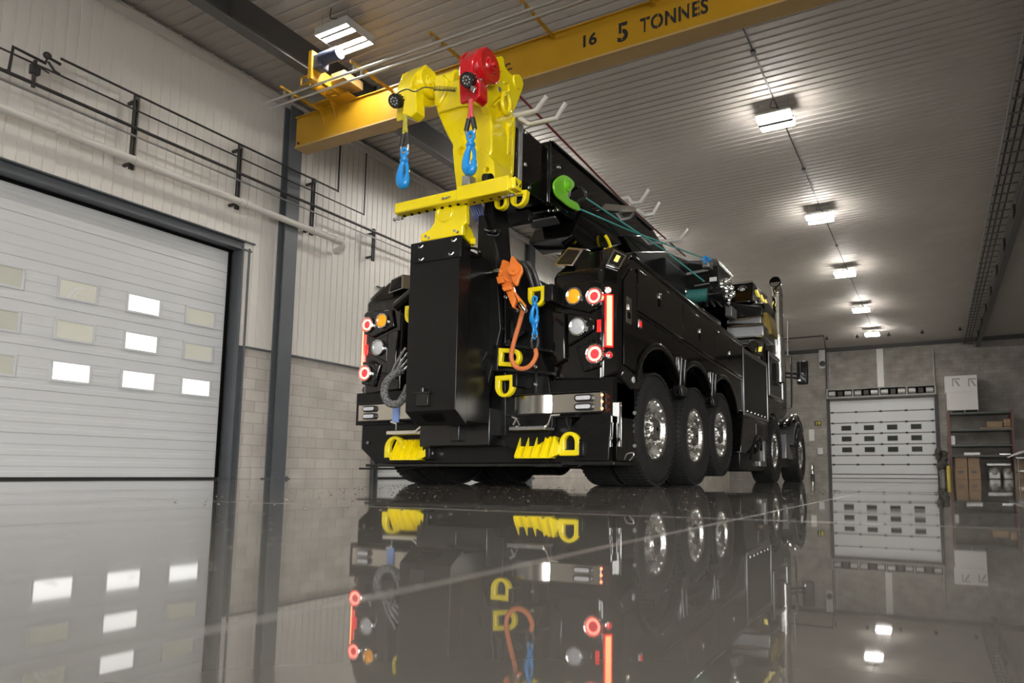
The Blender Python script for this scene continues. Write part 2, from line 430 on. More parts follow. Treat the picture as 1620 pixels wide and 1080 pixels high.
# ---------------- overhead doors in the left wall
def overhead_door(name, y0, y1, wins, rows, xr=XL-.18, ncol_panes=None):
    d = struct(name, BM(), 'door_white') if False else None
    bm = BM(); z = 0.03; ph = .605
    # ribbed sections with shallow horizontal corrugations
    pts = []; zz = .03
    while zz < DH+.02:
        for q in range(4):
            s = zz+q*ph/4
            pts += [(s+.006, 0), (s+.075, 0), (s+.082, -.006 if q < 3 else 0), (s+.145, -.006 if q < 3 else 0)]
        zz += ph; pts += [(zz-.006, 0), (zz-.003, -.016), (zz, -.016)]
    a = [bm.verts.new((xr+dx, y0, q)) for q, dx in pts]; b = [bm.verts.new((xr+dx, y1, q)) for q, dx in pts]
    for i in range(len(pts)-1): bm.faces.new((a[i], a[i+1], b[i+1], b[i]))
    box(bm, xr-.07, xr-.02, y0, y1, .02, DH+.05)
    o = struct(name, bm, 'door_white', ang=12)
    bm = BM(); box(bm, xr-.05, xr+.01, y0, y1, 0.0, .03)
    obj('bottom_seal', bm, 'black_rubber', o)
    obj('light_stop_sheet', box(BM(), XL-.36, XL-.31, y0-.4, y1+.4, -.05, DH+.4), 'siding', o)  # unseen sheet added behind the door, keeps outside light from its gaps
    for (ya, yb, za, zb, m) in wins:
        f = BM(); t = .035
        box(f, xr-.005, xr+.018, ya-t, yb+t, zb, zb+t); box(f, xr-.005, xr+.018, ya-t, yb+t, za-t, za)
        box(f, xr-.005, xr+.018, ya-t, ya, za, zb); box(f, xr-.005, xr+.018, yb, yb+t, za, zb)
        fo = obj('window_frame', f, 'door_trim_white', o, .003)
        obj('pane', box(BM(), xr-.003, xr+.004, ya, yb, za, zb), m, fo)
    return o
W1 = []
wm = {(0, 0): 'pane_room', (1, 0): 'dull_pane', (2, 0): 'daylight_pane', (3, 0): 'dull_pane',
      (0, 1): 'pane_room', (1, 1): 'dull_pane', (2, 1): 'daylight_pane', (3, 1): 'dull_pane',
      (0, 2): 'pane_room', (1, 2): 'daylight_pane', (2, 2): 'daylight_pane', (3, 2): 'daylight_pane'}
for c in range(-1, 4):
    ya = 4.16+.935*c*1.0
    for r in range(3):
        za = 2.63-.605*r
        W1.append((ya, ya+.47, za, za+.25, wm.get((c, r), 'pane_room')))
d1 = overhead_door('door_1', DOORS[0][0], DOORS[0][1]-.1, W1, 3)
# a white swoosh sticker on one pane
bm = BM(); xr = XL-.174
sw = [(94.5, 473), (104, 475), (110, 466), (116, 458), (126, 455), (138, 456.5), (141, 461), (130, 459.5), (121, 461), (116, 467), (112, 475), (117, 477), (123, 468), (133, 466.5), (141, 468), (133, 469.5), (126, 469), (119, 477.5), (108, 477), (96, 474.5)]
def blade(a):
    pts = [onx(x, y, xr) for x, y in a]; prism(bm, pts, (.002, 0, 0))
blade([(103, 473), (108, 462), (116, 455.5), (126, 454), (138, 456.5), (126, 458), (118, 460), (113, 466), (110, 474)])
blade([(111.5, 476), (116, 467), (121, 461.5), (128, 461), (121, 466), (116, 476)])
blade([(122, 466), (129, 465), (135, 467), (141, 465), (141, 468.5), (133, 469)])
sw = obj('window_sticker', bm, 'plain_white', d1); sw['label'] = 'white swoosh sticker on the pane'
d3 = overhead_door('door_3', DOORS[1][0]+.1, DOORS[1][1], [], 0)
def door_frame(y0, y1, name):
    bm = BM()
    for ya, yb in ((y0-.10, y0+.06), (y1-.06, y1+.10)):
        box(bm, XL-.2, XL+.02, ya+.05 if ya < y0-.05 and False else ya, yb, 0, DH)
        box(bm, XL+.02, XL+.08, ya, ya+.03, 0, DH); box(bm, XL+.02, XL+.08, yb-.03, yb, 0, DH)
    box(bm, XL-.2, XL+.02, y0-.13, y1+.13, DH-.06, DH+.1)
    box(bm, XL+.02, XL+.10, y0-.18, y1+.18, DH+.09, DH+.115); box(bm, XL+.02, XL+.08, y0-.13, y1+.13, DH-.06, DH-.03)
    return struct(name, bm, 'grey_steel', .004)
door_frame(DOORS[0][0], DOORS[0][1], 'door_1_frame'); door_frame(DOORS[1][0], DOORS[1][1], 'door_3_frame')
# black gasket inside the frame
bm = BM()
for (a, b_) in DOORS: box(bm, XL-.17, XL-.13, a+.1, b_-.1, DH-.10, DH-.05); box(bm, XL-.17, XL-.13, b_-.16, b_-.115, .03, DH-.06); box(bm, XL-.17, XL-.13, a+.115, a+.16, .03, DH-.06)
struct('trim_4', bm, 'void_black')

# ---------------- far overhead door with dock header
FY = YF
bm = BM(); x0, x1 = -5.20, .07
secs = [0.0, .22, .75, 1.25, 1.85, 2.45, 3.05, 3.65, 4.32]
for i in range(len(secs)-1): box(bm, x0, x1, FY+.04, FY+.10, secs[i]+.022, secs[i+1]-.022)
d2 = struct('door_2', bm, 'door_white', .006)
obj('joint_daylight_seal', box(BM(), x0-.1, x1+.1, FY+.06, FY+.29, .0, 4.45), 'dark_beam', d2)  # shows as dark joints; backing added to stop daylight leaking round the door
for zz in secs[2:8]:
    for k in range(5):
        xx = x0+.12+k*(x1-x0-.24)/4
        obj('hinge', box(BM(), xx-.07, xx+.07, FY+.015, FY+.045, zz-.05, zz+.05), 'pipe_black', d2)
for r, (za, zb) in enumerate(((1.43, 1.70), (2.03, 2.30), (2.63, 2.90))):
    for k in range(4):
        xa = -4.62+k*1.17
        f = obj('window_frame', box(BM(), xa-.04, xa+.55, FY+.03, FY+.045, za-.04, zb+.04), 'door_trim_white', d2)
        obj('pane', box(BM(), xa, xa+.51, FY+.02, FY+.035, za, zb), 'pane_dark', f)
bm = BM()
for xx in (x0-.16, x1+.02): box(bm, xx, xx+.14, FY-.08, FY+.02, 0, 4.40)
struct('trim_5', bm, 'dark_beam')
# header box: four bays, a pair of rollers in each
hd = thing('dock_header', 'grey metal header box with four open bays of paired rollers above the far door', 'door header', (-2.57, FY, 4.4))
bm = BM(); hx0, hx1, hz0, hz1, hy = -5.32, .17, 4.40, 4.94, FY-.35
box(bm, hx0, hx1, hy, FY-.002, hz1-.06, hz1); box(bm, hx0, hx1, hy, FY-.002, hz0, hz0+.10)
for k in range(5):
    xx = hx0+(hx1-hx0-.08)*k/4; box(bm, xx, xx+.08, hy, FY-.002, hz0+.1, hz1-.06)
obj('frame', bm, 'header_grey', hd)
obj('back_panel', box(BM(), hx0+.02, hx1-.02, FY-.05, FY-.003, hz0+.1, hz1-.06), 'void_black', hd)
for k in range(4):
    c = hx0+.04+(hx1-hx0-.08)*(k+.5)/4
    for s in (-1, 1): obj('roller', cyl(BM(), (c+s*.42-.17, hy+.14, 4.68), (c+s*.42+.17, hy+.14, 4.68), .14, 20), 'lamp_housing', hd)
    obj('motor', box(BM(), c-.12, c+.12, hy+.06, hy+.25, 4.56, 4.80), 'pipe_black', hd)

# ---------------- steel columns against the left wall
def column(y0, y1, label):
    c = thing('steel_column', label, 'column', (XL, (y0+y1)/2, 0), 'steel columns along the left wall')
    bm = BM(); X0, X1 = XL+.06, XL+.26; ym = (y0+y1)/2
    box(bm, X0, X0+.03, y0, y1, 0, 7.12); box(bm, X1-.03, X1, y0, y1, 0, 7.12); box(bm, X0+.03, X1-.03, ym-.012, ym+.012, 0, 7.12)
    obj('shaft', bm, 'grey_steel', c)
    bm = BM(); box(bm, XL+.01, XL+.34, y0-.04, y1+.04, 0, .02)
    for yy in (y0, y1): bolt(bm, (XL+.30, yy, .02), (0, 0, 1), .02, .03)
    obj('base_plate', bm, 'grey_steel', c)
    return c
column(8.44, 8.72, 'dark grey steel column standing right of the near white overhead door')
column(17.05, 17.34, 'dark steel column along the left wall beyond the second overhead door, behind the truck')
# ---------------- roof beams / crane runways
def runway(x, z0, lab, y0=YB, y1=YF, w=.2):
    r = thing('runway_beam', lab, 'beam', (x, 10, z0))
    bm = BM(); box(bm, x-.012, x+.012, y0, y1, z0+.025, ZC-.005)
    obj('web', bm, 'dark_beam', r)
    obj('flange', box(BM(), x-w/2, x+w/2, y0, y1, z0, z0+.025), 'dark_beam_flange', r)
    bm = BM(); y = y0+.5
    while y < y1: box(bm, x-w/2+.02, x-.012, y, y+.012, z0+.025, ZC-.005); box(bm, x+.012, x+w/2-.02, y, y+.012, z0+.025, ZC-.005); y += 2.92
    obj('stiffener', bm, 'dark_beam', r)['kind'] = 'stuff'
    return r
runway(-9.17, 6.80, 'dark steel crane runway beam under the ceiling, left side of the hall')
runway(2.20, 6.80, 'dark steel crane runway beam under the ceiling at right, beside the cable ladder')
lt = thing('cable_ladder', 'ladder-like steel cable tray hung beside the right runway beam', 'cable tray', (1.75, 20, 7.0))
bm = BM()
for xx in (1.50, 2.00): box(bm, xx, xx+.02, 4, 39.9, 6.96, 7.05)
obj('side_rail', bm, 'galvanised', lt)
for k in range(60):
    yy = 4.3+k*.6; obj('rung', box(BM(), 1.52, 2.0, yy, yy+.035, 6.965, 6.985), 'dark_beam_flange', lt)
for xx in (1.6, 1.72, 1.85): obj('cable', cyl(BM(), (xx, 4, 7.01), (xx, 39.85, 7.01), .022, 8), 'pipe_black', lt)

# ---------------- travelling crane girder
GY0, GY1, GZ0, GZ1, GX0, GX1 = 8.0, 8.26, 5.905, 6.47, -10.06, 8.6
cr = thing('overhead_crane', 'yellow overhead crane girder stencilled 16 and 5 TONNES spanning the hall', 'crane', (-3, 8.1, 5.9))
bm = BM(); box(bm, GX0, GX1, GY0+.02, GY1-.02, GZ0+.03, GZ1)
obj('girder', bm, 'crane_yellow', cr, .006)
obj('bottom_flange', box(BM(), GX0, GX1, GY0, GY1+.02, GZ0, GZ0+.03), 'crane_tan', cr)
obj('top_flange', box(BM(), GX0, GX1, GY0-.01, GY1+.02, GZ1, GZ1+.02), 'crane_yellow', cr)
bm = BM(); cyl(bm, (GX0+.08, GY0+.03, 5.99), (GX0+.08, GY0, 5.99), .022, 12); obj('end_bolt', bm, 'pipe_black', cr)
# end carriage riding on the left runway
bm = BM(); box(bm, -9.08, -9.05, 7.42, GY0+.02, 6.50, 6.66); box(bm, -8.80, -8.76, 7.42, GY0+.02, 6.50, 6.70)
for yy in (7.45, 7.75): box(bm, -9.05, -8.80, yy, yy+.06, 6.52, 6.60)
obj('end_carriage', bm, 'crane_yellow', cr, .005)
obj('carriage_box', box(BM(), -8.76, -8.46, 7.6, GY0+.02, 6.60, 6.74), 'crane_tan', cr, .005)
for yy in (7.6, 8.7):
    obj('carriage_wheel', cyl(BM(), (-9.04, yy, 6.74), (-9.00, yy, 6.74), .07, 20), 'dark_beam', cr)
obj('top_beam', box(BM(), -9.08, -8.76, GY1, 9.2, 6.52, 6.66), 'crane_yellow', cr, .005)
bm = BM(); cyl(bm, (-8.55, 7.22, 6.72), (-8.15, 7.22, 6.72), .10, 20); box(bm, -8.66, -8.5, 7.15, 7.32, 6.56, 6.78)
obj('drive_motor', bm, 'blue_grey_motor', cr, .004)
obj('bracket_post', box(BM(), -8.74, -8.66, 7.12, 7.34, 6.38, 6.86), 'crane_yellow', cr, .004)
for k, xx in enumerate((-9.36, -9.06)):
    obj('gusset', prism(BM(), [(xx, GY0+.02, 6.50), (xx, GY0-.16, 6.52), (xx, GY0+.01, 6.22), (xx, GY0+.02, 6.20)], (.02, 0, 0)), 'crane_yellow', cr)
obj('gusset_plate', box(BM(), -9.42, -8.60, GY0-.17, GY1+.1, 6.49, 6.52), 'crane_yellow', cr, .004)
obj('buffer_frame', tube(BM(), [(-8.74, 7.3, 6.60), (-9.10, 7.3, 6.60), (-9.10, 7.3, 6.46), (-8.74, 7.3, 6.46)], .018, 6), 'crane_yellow', cr)
# festoon rails carried on arms in front of the girder
RZ = 6.30
arms = [-9.37, -7.80, -6.24, -4.70, -3.14, -1.58, -.02, 1.54, 3.1]
for xx in arms:
    obj('rail_arm', box(BM(), xx-.02, xx+.02, 7.12, GY0+.02, 6.40, 6.44), 'crane_yellow', cr, .003)
    for yy in (7.20, 7.36): obj('rail_clip', box(BM(), xx-.02, xx+.02, yy-.015, yy+.015, 6.29, 6.42), 'steel_rail', cr)
for yy in (7.20, 7.36):
    obj('festoon_rail', cyl(BM(), (-9.95, yy, RZ), (8.5, yy, RZ), .018, 12), 'steel_rail', cr)
# stencilled lettering
def lettering(s, px, py, hpx, space=1.0, xs=1.0):
    p = ony(px, py, GY0+.018); q = ony(px, py-hpx, GY0+.018); size = (q.z-p.z)/.84
    M = Matrix(((1, 0, 0, p.x), (0, 0, -1, p.y), (0, 1, 0, p.z), (0, 0, 0, 1)))@Matrix.Diagonal((size*xs, size, 1, 1))
    bm = text_bm(s, 1, .0015, M, space)
    o = obj('lettering', bm, 'stencil_black', cr)
    x1 = max(v.co.x for v in o.data.vertices); x0 = min(v.co.x for v in o.data.vertices)
    return o
lettering('16', 918, 76, 21, 1, 1.1); lettering('5', 976, 67, 34, 1, .95); lettering('TONNES', 1013, 52, 26, 1.1, .80); lettering('C.', 798, 113, 13)

# stencil bridges: girder-coloured strips across the strokes
bm = BM()
def bridge(px, py, h, w=.012):
    p = ony(px, py, GY0+.017); box(bm, p.x-w/2, p.x+w/2, GY0+.012, GY0+.018, p.z-h/2, p.z+h/2)
for px, py in ((984, 52), (1022, 40), (1041, 33), (1060, 28), (1078, 24), (1091, 20), (1104, 15)): bridge(px, py, .22, .010)
obj('stencil_bridge', bm, 'crane_yellow', cr)

# ---------------- wall piping
PX = XL+.345
def hpipe(name, lab, pts, r, m, X=PX, extra=None):
    o = thing(name, lab, 'pipe', onx(*pts[0], X))
    bm = tube(BM(), smooth_path([onx(x, y, X) for x, y in pts], 1), r, 12); obj('run', bm, m, o)
    return o
def straight(z, y0, y1, r, X=PX): return cyl(BM(), (X, y0, z), (X, y1, z), r, 14)
zW = onx(250, 268, PX).z
wp = thing('white_pipe', 'large white drain pipe running along the left wall above the door', 'pipe', (PX, 4, zW))
obj('run', straight(zW, -6, onx(537, 380, PX).y, .062, PX), 'pipe_white', wp)
for px in (217, 244, 386, 395, 502, 536, 90): 
    yy = onx(px, 265, PX).y; obj('coupling', cyl(BM(), (PX, yy-.05, zW), (PX, yy+.05, zW), .072, 16), 'pipe_white', wp)
yy = onx(537, 380, PX).y; obj('elbow', tube(BM(), smooth_path([(PX, yy, zW), (PX, yy+.07, zW-.01), (PX, yy+.09, zW-.1), (XL+.13, yy+.09, zW-.16)], 4), .06, 12), 'pipe_white', wp)
zA = onx(300, 190, PX).z; zB = onx(300, 220-.0, PX).z
yend = 30.0
for z, r, y1, lab, m in ((onx(300, 190, PX).z, .018, onx(535, 303, PX).y, 'thin black pipe, topmost of the pipe bundle on the left wall', 'pipe_black'),
                    (onx(300, 213, PX).z, .014, onx(576, 336, PX).y, 'thin black pipe, second from the top of the bundle on the left wall', 'pipe_black'),
                    (onx(370, 270, PX).z, .026, yend, 'thick black pipe in the middle of the bundle on the left wall', 'pipe_black'),
                    (onx(370, 270, PX).z-.13, .016, yend, 'thin grey pipe just below the thick black pipe on the left wall', 'galvanised')):
    o = thing('wall_pipe', lab, 'pipe', (PX, 5, z), 'pipe bundle on the left wall')
    obj('run', straight(z, onx(95, 106, PX).y if z > 5.6 else -6, y1, r), m, o)
    if y1 < 20: obj('riser', cyl(BM(), (PX, y1, z-r), (PX, y1, 6.95), r, 12), m, o); sphere_z = z
# valve loop at the left end
vl = thing('valve_loop', 'black valve and bypass pipe loop at the left end of the wall pipes', 'valve', onx(57, 125, PX))
tube_p = lambda pts, r: tube(BM(), [onx(x, y, PX) for x, y in pts], r, 10)
obj('bypass_pipe', tube_p([(-30, 104), (14, 112), (21, 74), (72, 100), (75, 90), (96, 102)], .022), 'pipe_black', vl)
obj('drop_pipe', tube_p([(56, 96), (52, 138)], .024), 'pipe_black', vl)
bm = BM(); c = onx(55, 110, PX); box(bm, c.x-.04, c.x+.05, c.y-.05, c.y+.05, c.z-.07, c.z+.06); c2 = onx(75, 88, PX); sphere(bm, c2, .05)
tube(bm, [onx(58, 103, PX+.06), onx(78, 116, PX+.1)], .012, 8); tube(bm, [onx(76, 97, PX), onx(86, 112, PX), onx(95, 118, PX)], .018, 8)
obj('valve_body', bm, 'pipe_black', vl, .01)
for px, pt_, pb, in ((217, 150, 270), (381, 228, 332), (497, 282, 372), (592, 362, 412)):
    a = onx(px, pt_, XL+.26); b2 = onx(px-4, pb, XL+.26)
    s = thing('pipe_bracket', 'black strut bracket on the wall pipes, %s' % {217: 'leftmost of the four', 381: 'above the right corner of the door', 497: 'just right of the steel column', 592: 'rightmost of the four'}[px], 'bracket', (a.x, a.y, b2.z))
    xk = XL+.235
    bm = BM(); box(bm, xk, xk+.04, a.y-.035, a.y-.012, b2.z, a.z); box(bm, xk, xk+.04, a.y+.012, a.y+.035, b2.z, a.z); box(bm, xk, xk+.01, a.y-.035, a.y+.035, b2.z, a.z)
    obj('channel', bm, 'pipe_black', s)
    for zz in (b2.z+.08, a.z-.12): obj('stub_arm', box(BM(), XL+.05, xk, a.y-.02, a.y+.02, zz, zz+.04), 'pipe_black', s)
    bm = BM()
    for z in (zW,): 
        if px < 590: tube(bm, [(PX-.072, a.y, z-.0), (PX, a.y, z+.080), (PX+.072, a.y, z)], .005, 6)
    box(bm, xk+.04, xk+.06, a.y-.03, a.y+.03, a.z-.09, a.z-.05)
    obj('clamp', bm, 'galvanised', s)

# ---------------- ceiling lamps
def lamp(x, y, z, n, label, group, w=.66, L=.56):
    t = thing('ceiling_light', label, 'light', (x, y, z), group)
    bm = BM(); box(bm, x-w/2, x+w/2, y-L/2, y+L/2, z+.06, z+.10)
    obj('housing', bm, 'lamp_housing', t)
    bm = BM(); e_ = .012
    if n == 2: e_ = .004
    box(bm, x-w/2-e_, x-w/2, y-L/2-e_, y+L/2+e_, z-.03, z+.10); box(bm, x+w/2, x+w/2+e_, y-L/2-e_, y+L/2+e_, z-.03, z+.10)
    box(bm, x-w/2, x+w/2, y-L/2-e_, y-L/2, z-.03, z+.10); box(bm, x-w/2, x+w/2, y+L/2, y+L/2+e_, z-.03, z+.10)
    if n == 4: obj('rim', bm, 'lamp_housing', t)
    else: bm.free()
    bm = BM()
    for (ga, gb) in (((-.05, .05),) if n == 2 else ((-.20, -.155), (-.065, .075), (.165, .205))): box(bm, x-w/2, x+w/2, y+ga, y+gb, z-.02, z+.06)
    obj('dark_gap_strip', bm, 'dark_beam', t)  # gap shade put into colour: dark strips between the tubes
    for i in range(n):
        if n == 2: ya, yb = ((-L/2, -.06), (.06, L/2))[i]
        else: ya, yb = ((-.285, -.205), (-.15, -.07), (.08, .16), (.21, .285))[i]
        obj('tube', box(BM(), x-w/2+.01, x+w/2-.01, y+ya, y+yb, z, z+.055), 'tube_glow', t, .008)
    bm = BM()
    for sx in (-1, 1): cyl(bm, (x+sx*(w/2-.05), y-.2, z+.09), (x+sx*(w/2-.05), y-.2, ZC+.01), .005, 6)
    obj('hanger', bm, 'galvanised', t)
    bm = tube(BM(), smooth_path([(x+.05, y-.1, z+.1), (x+.12, y-.2, z+.16), (x-.05, y-.25, z+.2), (x+.02, y-.3, ZC-.03)], 5), .008, 6)
    obj('lead', bm, 'pipe_black', t)
    return t
ZL = 7.0; k = (ZL-.103)/(7.2-.103)
ys = [13.3, 19.14, 24.98, 30.86, 36.5]
names = ['nearest and largest of the right-hand row', 'second of the right-hand row', 'third of the right-hand row', 'fourth of the right-hand row', 'farthest of the right-hand row, over the far door']
for y, nm in zip(ys, names): lamp(-2.6*k, y*k, ZL, 2, 'lit two-strip ceiling fixture, '+nm, 'ceiling lights of the right-hand row')
lamp(-8.37*k, 7.5*k, ZL, 4, 'lit four-strip ceiling fixture above the crane end, upper left', 'ceiling lights of the left-hand row')
for y, nm in zip((13.3, 19.14, 24.98, 30.86), ('second', 'third', 'fourth', 'last')): lamp(-8.37*k, y*k, ZL, 2, 'lit two-strip ceiling fixture, %s of the left-hand row, hidden behind the truck' % nm, 'ceiling lights of the left-hand row')
for (x, y, nm) in ((-8.1, 1.6, 'above the near white overhead door'), (-8.1, -4.2, 'behind the camera by the left wall'), (-2.5, 1.6, 'straight above the camera'), (-2.5, -4.2, 'behind the camera in mid hall'), (4.6, -4.2, 'behind the camera by the added side doorway'), (4.6, 1.6, 'right of the camera')): lamp(x, y, ZL, 4, 'added unseen lit four-strip ceiling fixture '+nm, 'unseen ceiling lights added around the camera')  # fixtures added out of view to brighten the near hall
cd_ = thing('ceiling_conduit', 'thin dark conduit linking the right-hand row of ceiling lights', 'conduit', (-2.5, 13, ZC))
obj('run', cyl(BM(), (-2.5, -6, ZC-.02), (-2.5, 35.8, ZC-.02), .013, 8), 'pipe_black', cd_)
for y in (11, 16, 22): obj('junction', box(BM(), -2.54, -2.46, y-.04, y+.04, ZC-.045, ZC-.001), 'pipe_black', cd_)

# ---------------- things at the far wall
def fbox(bm, px0, py0, px1, py1, Y, d):
    a = ony(px0, py1, Y); b_ = ony(px1, py0, Y); return box(bm, a.x, b_.x, Y, Y+d, a.z, b_.z)
o = thing('wall_strip', 'pale vertical steel strip on the block wall above the far door header', 'strip', ony(1394, 612, FY-.05))
obj('plate', fbox(BM(), 1388.5, 551, 1396.5, 612, FY-.05, .045), 'plain_white', o)
for px, lab in ((1311, 'thin vertical conduit at the left of the wall above the far door'), (1476.5, 'thin vertical conduit at the right of the wall above the far door')):
    a = ony(px, 556, FY-.06); b_ = ony(px+1, 615, FY-.06); o = thing('wall_conduit', lab, 'conduit', b_)
    obj('run', cyl(BM(), (a.x, FY-.05, a.z), (a.x, FY-.05, b_.z), .035, 8), 'galvanised', o)
o = thing('wall_conduit', 'tall thin conduit running down the block wall left of the far door', 'conduit', ony(1306, 757, FY-.05))
a = ony(1306, 570, FY-.05); obj('run', cyl(BM(), (a.x, FY-.05, .3), (a.x, FY-.05, a.z), .03, 8), 'galvanised', o)
s = thing('heat_detector', 'grey box with round dark lens high on the far wall, left of door', 'control box', ony(1301, 580, FY-.2))
obj('box', fbox(BM(), 1296, 553, 1305, 583, FY-.12, .115), 'lamp_housing', s, .01)
c = ony(1301, 575, FY-.13); obj('lens', lathe(BM(), (c.x, FY-.12, c.z), (0, -1, 0), [(0, .16), (.05, .15), (.06, .07), (.03, .06)], 20), 'pipe_black', s)
s = thing('bay_sign', 'small yellow and black number 19 sign on the far wall left of the door', 'sign', ony(1293, 672, FY-.03))
obj('plate', fbox(BM(), 1288.5, 665.5, 1298.5, 673.5, FY-.03, .025), 'stencil_black', s)
p = ony(1289.3, 672.3, FY-.033); q = ony(1289.3, 666.7, FY-.033); sz = (q.z-p.z)/.7
obj('number', text_bm('19', 1, .002, Matrix(((1, 0, 0, p.x), (0, 0, -1, p.y), (0, 1, 0, p.z), (0, 0, 0, 1)))@Matrix.Diagonal((sz*1.05, sz, 1, 1))), 'sign_yellow', s)
s = thing('notice_board', 'narrow pale notice plate on the far wall below the yellow sign', 'notice', ony(1284, 697, FY-.03))
obj('plate', fbox(BM(), 1280, 679, 1288, 697, FY-.03, .025), 'plain_white', s)
s = thing('door_control', 'grey push-button control box on the far wall beside the door', 'control box', ony(1298, 718, FY-.12))
obj('box', fbox(BM(), 1293.5, 708, 1302, 718.5, FY-.12, .115), 'brushed_alu', s, .01)
s = thing('fire_extinguisher', 'silver fire extinguisher on a stand against the far wall near the truck', 'extinguisher', ony(1285, 752, FY-.3))
c = ony(1285.5, 745, FY-.2); obj('body', lathe(BM(), (c.x, FY-.2, c.z-.15), (0, 0, 1), [(0, .08), (.45, .09), (.55, .05), (.62, .03)], 16), 'chrome', s)
obj('stand', box(BM(), c.x-.1, c.x+.1, FY-.3, FY-.1, 0, c.z-.15), 'pipe_black', s)
# ceiling sprinklers
for i, (px, py) in enumerate(((1216+30, 541), (1308, 536), (1356, 533), (1406, 530), (1459, 526), (1519, 521))):
    a = onz(px, py, 7.22)
    s = thing('sprinkler', 'small dark sprinkler head hanging from the far ceiling, number %s from the left' % ['one', 'two', 'three', 'four', 'five', 'six'][i], 'sprinkler', a, 'sprinklers near the far wall')
    obj('head', lathe(BM(), (a.x, a.y, ZC+.01), (0, 0, -1), [(0, .03), (.08, .03), (.09, .07), (.16, .09), (.19, .04)], 10), 'pipe_black', s)
sp = thing('sprinkler_pipe', 'thin dark pipe under the far ceiling with a drop to the wall', 'pipe', (-5, 37, 7.2))
obj('run', tube(BM(), [(-7.5, 36.2, 7.317), (-4.9, 36.2, 7.317), (-5.3, 39.8, 7.25), (-5.3, 39.9, 5.0)], .03, 8), 'pipe_black', sp)
# pallet shelving
RK = FY-1.4
rk = thing('shelving_rack', 'steel shelving rack with rust-red uprights and four grey decks beside the far door', 'shelving', ony(1552, 757, RK))
xa = ony(1503, 700, RK).x; xb = ony(1604, 700, RK).x; decks = [ony(1550, y, RK).z for y in (651, 678, 702.5, 719.5)]
for i, (x, Yy) in enumerate(((xa, RK), (xb, RK), (xa, RK+1.2), (xb, RK+1.2))): obj('upright', box(BM(), x-.05, x+.05, Yy, Yy+.08, 0, decks[0]+.12), 'rack_red', rk, .006)
for z in decks: obj('deck', box(BM(), xa, xb, RK+.01, RK+1.25, z-.10, z), 'rack_green', rk, .006)
def on_rack(name, lab, cat, px0, px1, z0, h, m, y=RK+.1, d=.8, group=None, bev=.01):
    a = ony(px0, 700, y).x; b_ = ony(px1, 700, y).x
    o = obj(name, box(BM(), a, b_, y, y+d, z0+.002, z0+h), m, None, bev); tag(o, lab, cat, group); return o
T = decks[0]
s = thing('pallet', 'low pallet under the white cartons on top of the rack', 'pallet', ony(1525, 650, RK+.1))
bm = BM(); a = ony(1503, 650, RK+.1).x; b_ = ony(1550, 650, RK+.1).x
for k in range(3): xx = a+(b_-a-.1)*k/2; box(bm, xx, xx+.1, RK+.1, RK+1.0, T+.002, T+.09)
box(bm, a, b_, RK+.1, RK+1.0, T+.09, T+.12)
obj('deck_boards', bm, 'rack_green', s)
h1 = ony(1525, 620, RK+.1).z-T-.12; h2 = ony(1525, 593.5, RK+.1).z-ony(1525, 620, RK+.1).z
c1 = on_rack('carton', 'big white wrapped carton resting on the rack-top pallet', 'carton', 1501, 1551, T+.12, h1, 'carton_white', d=.9)
c2 = on_rack('carton', 'big white carton with grey printed symbols, topmost over the rack', 'carton', 1499, 1551, T+.122+h1, h2, 'carton_white', d=.9)
bm = BM(); yy = RK+.1-.004
for px in (1506.5, 1532):
    p = ony(px, 611, yy); q = ony(px+12, 598, yy); dx = q.x-p.x; dz = q.z-p.z
    box(bm, p.x, p.x+.05, yy, yy+.004, p.z, q.z); box(bm, p.x+.05, q.x, yy, yy+.004, q.z-.06, q.z)
    prism(bm, [(p.x+.1, yy, q.z-.1), (p.x+.18, yy, q.z-.1), (q.x, yy, p.z), (q.x-.08, yy, p.z)], (0, .004, 0))
obj('printed_symbol', bm, 'header_grey', c2)
on_rack('parcel', 'brown cardboard parcel lying on the second deck of the rack', 'parcel', 1563, 1588, decks[1]+.07, .28, 'cardboard')
on_rack('parcel', 'crumpled brown paper parcel at the right end of the second deck', 'parcel', 1589.5, 1602, decks[1]+.07, .40, 'cardboard', bev=.06)
on_rack('pallet_board', 'flat wooden board under the parcels on the second deck', 'board', 1551, 1602, decks[1], .066, 'cardboard', d=.9)
on_rack('long_case', 'long dark case with a pale lid on the third deck of the rack', 'case', 1513, 1548, decks[2], .12, 'black_plastic')
on_rack('paper_sheaf', 'stack of pale leaning sheets at the left end of the third deck', 'papers', 1504.5, 1511, decks[2], .45, 'lamp_housing', d=.3)
on_rack('tool_tray', 'grey metal tray of parts on the lowest deck of the rack', 'tray', 1524, 1550, decks[3], .14, 'galvanised')
on_rack('tool_tray', 'flat grey tray at the right of the lowest deck of the rack', 'tray', 1580, 1598, decks[3], .07, 'brushed_alu')
i = 0
for (pa, pb, za, hh, lab) in ((1508.5, 1528, 0, .55, 'brown cardboard box on the floor under the rack, lower left of the four'), (1529.5, 1549, 0, .55, 'brown cardboard box on the floor under the rack, lower right of the four'),
                         (1509.5, 1528.5, .555, .52, 'brown cardboard box under the rack, upper left of the four'), (1529.5, 1548, .555, .52, 'brown cardboard box under the rack, upper right of the four')):
    cb = on_rack('cardboard_box', lab, 'box', pa, pb, za, hh, 'cardboard', y=RK+.15, group='cardboard boxes under the rack')
    if za == 0:
        a = ony(pa+5, 700, RK+.146).x; b_ = ony(pb-6, 700, RK+.146).x
        obj('printed_symbol', box(BM(), a, b_, RK+.145, RK+.149, .28, .42), 'print_grey', cb)
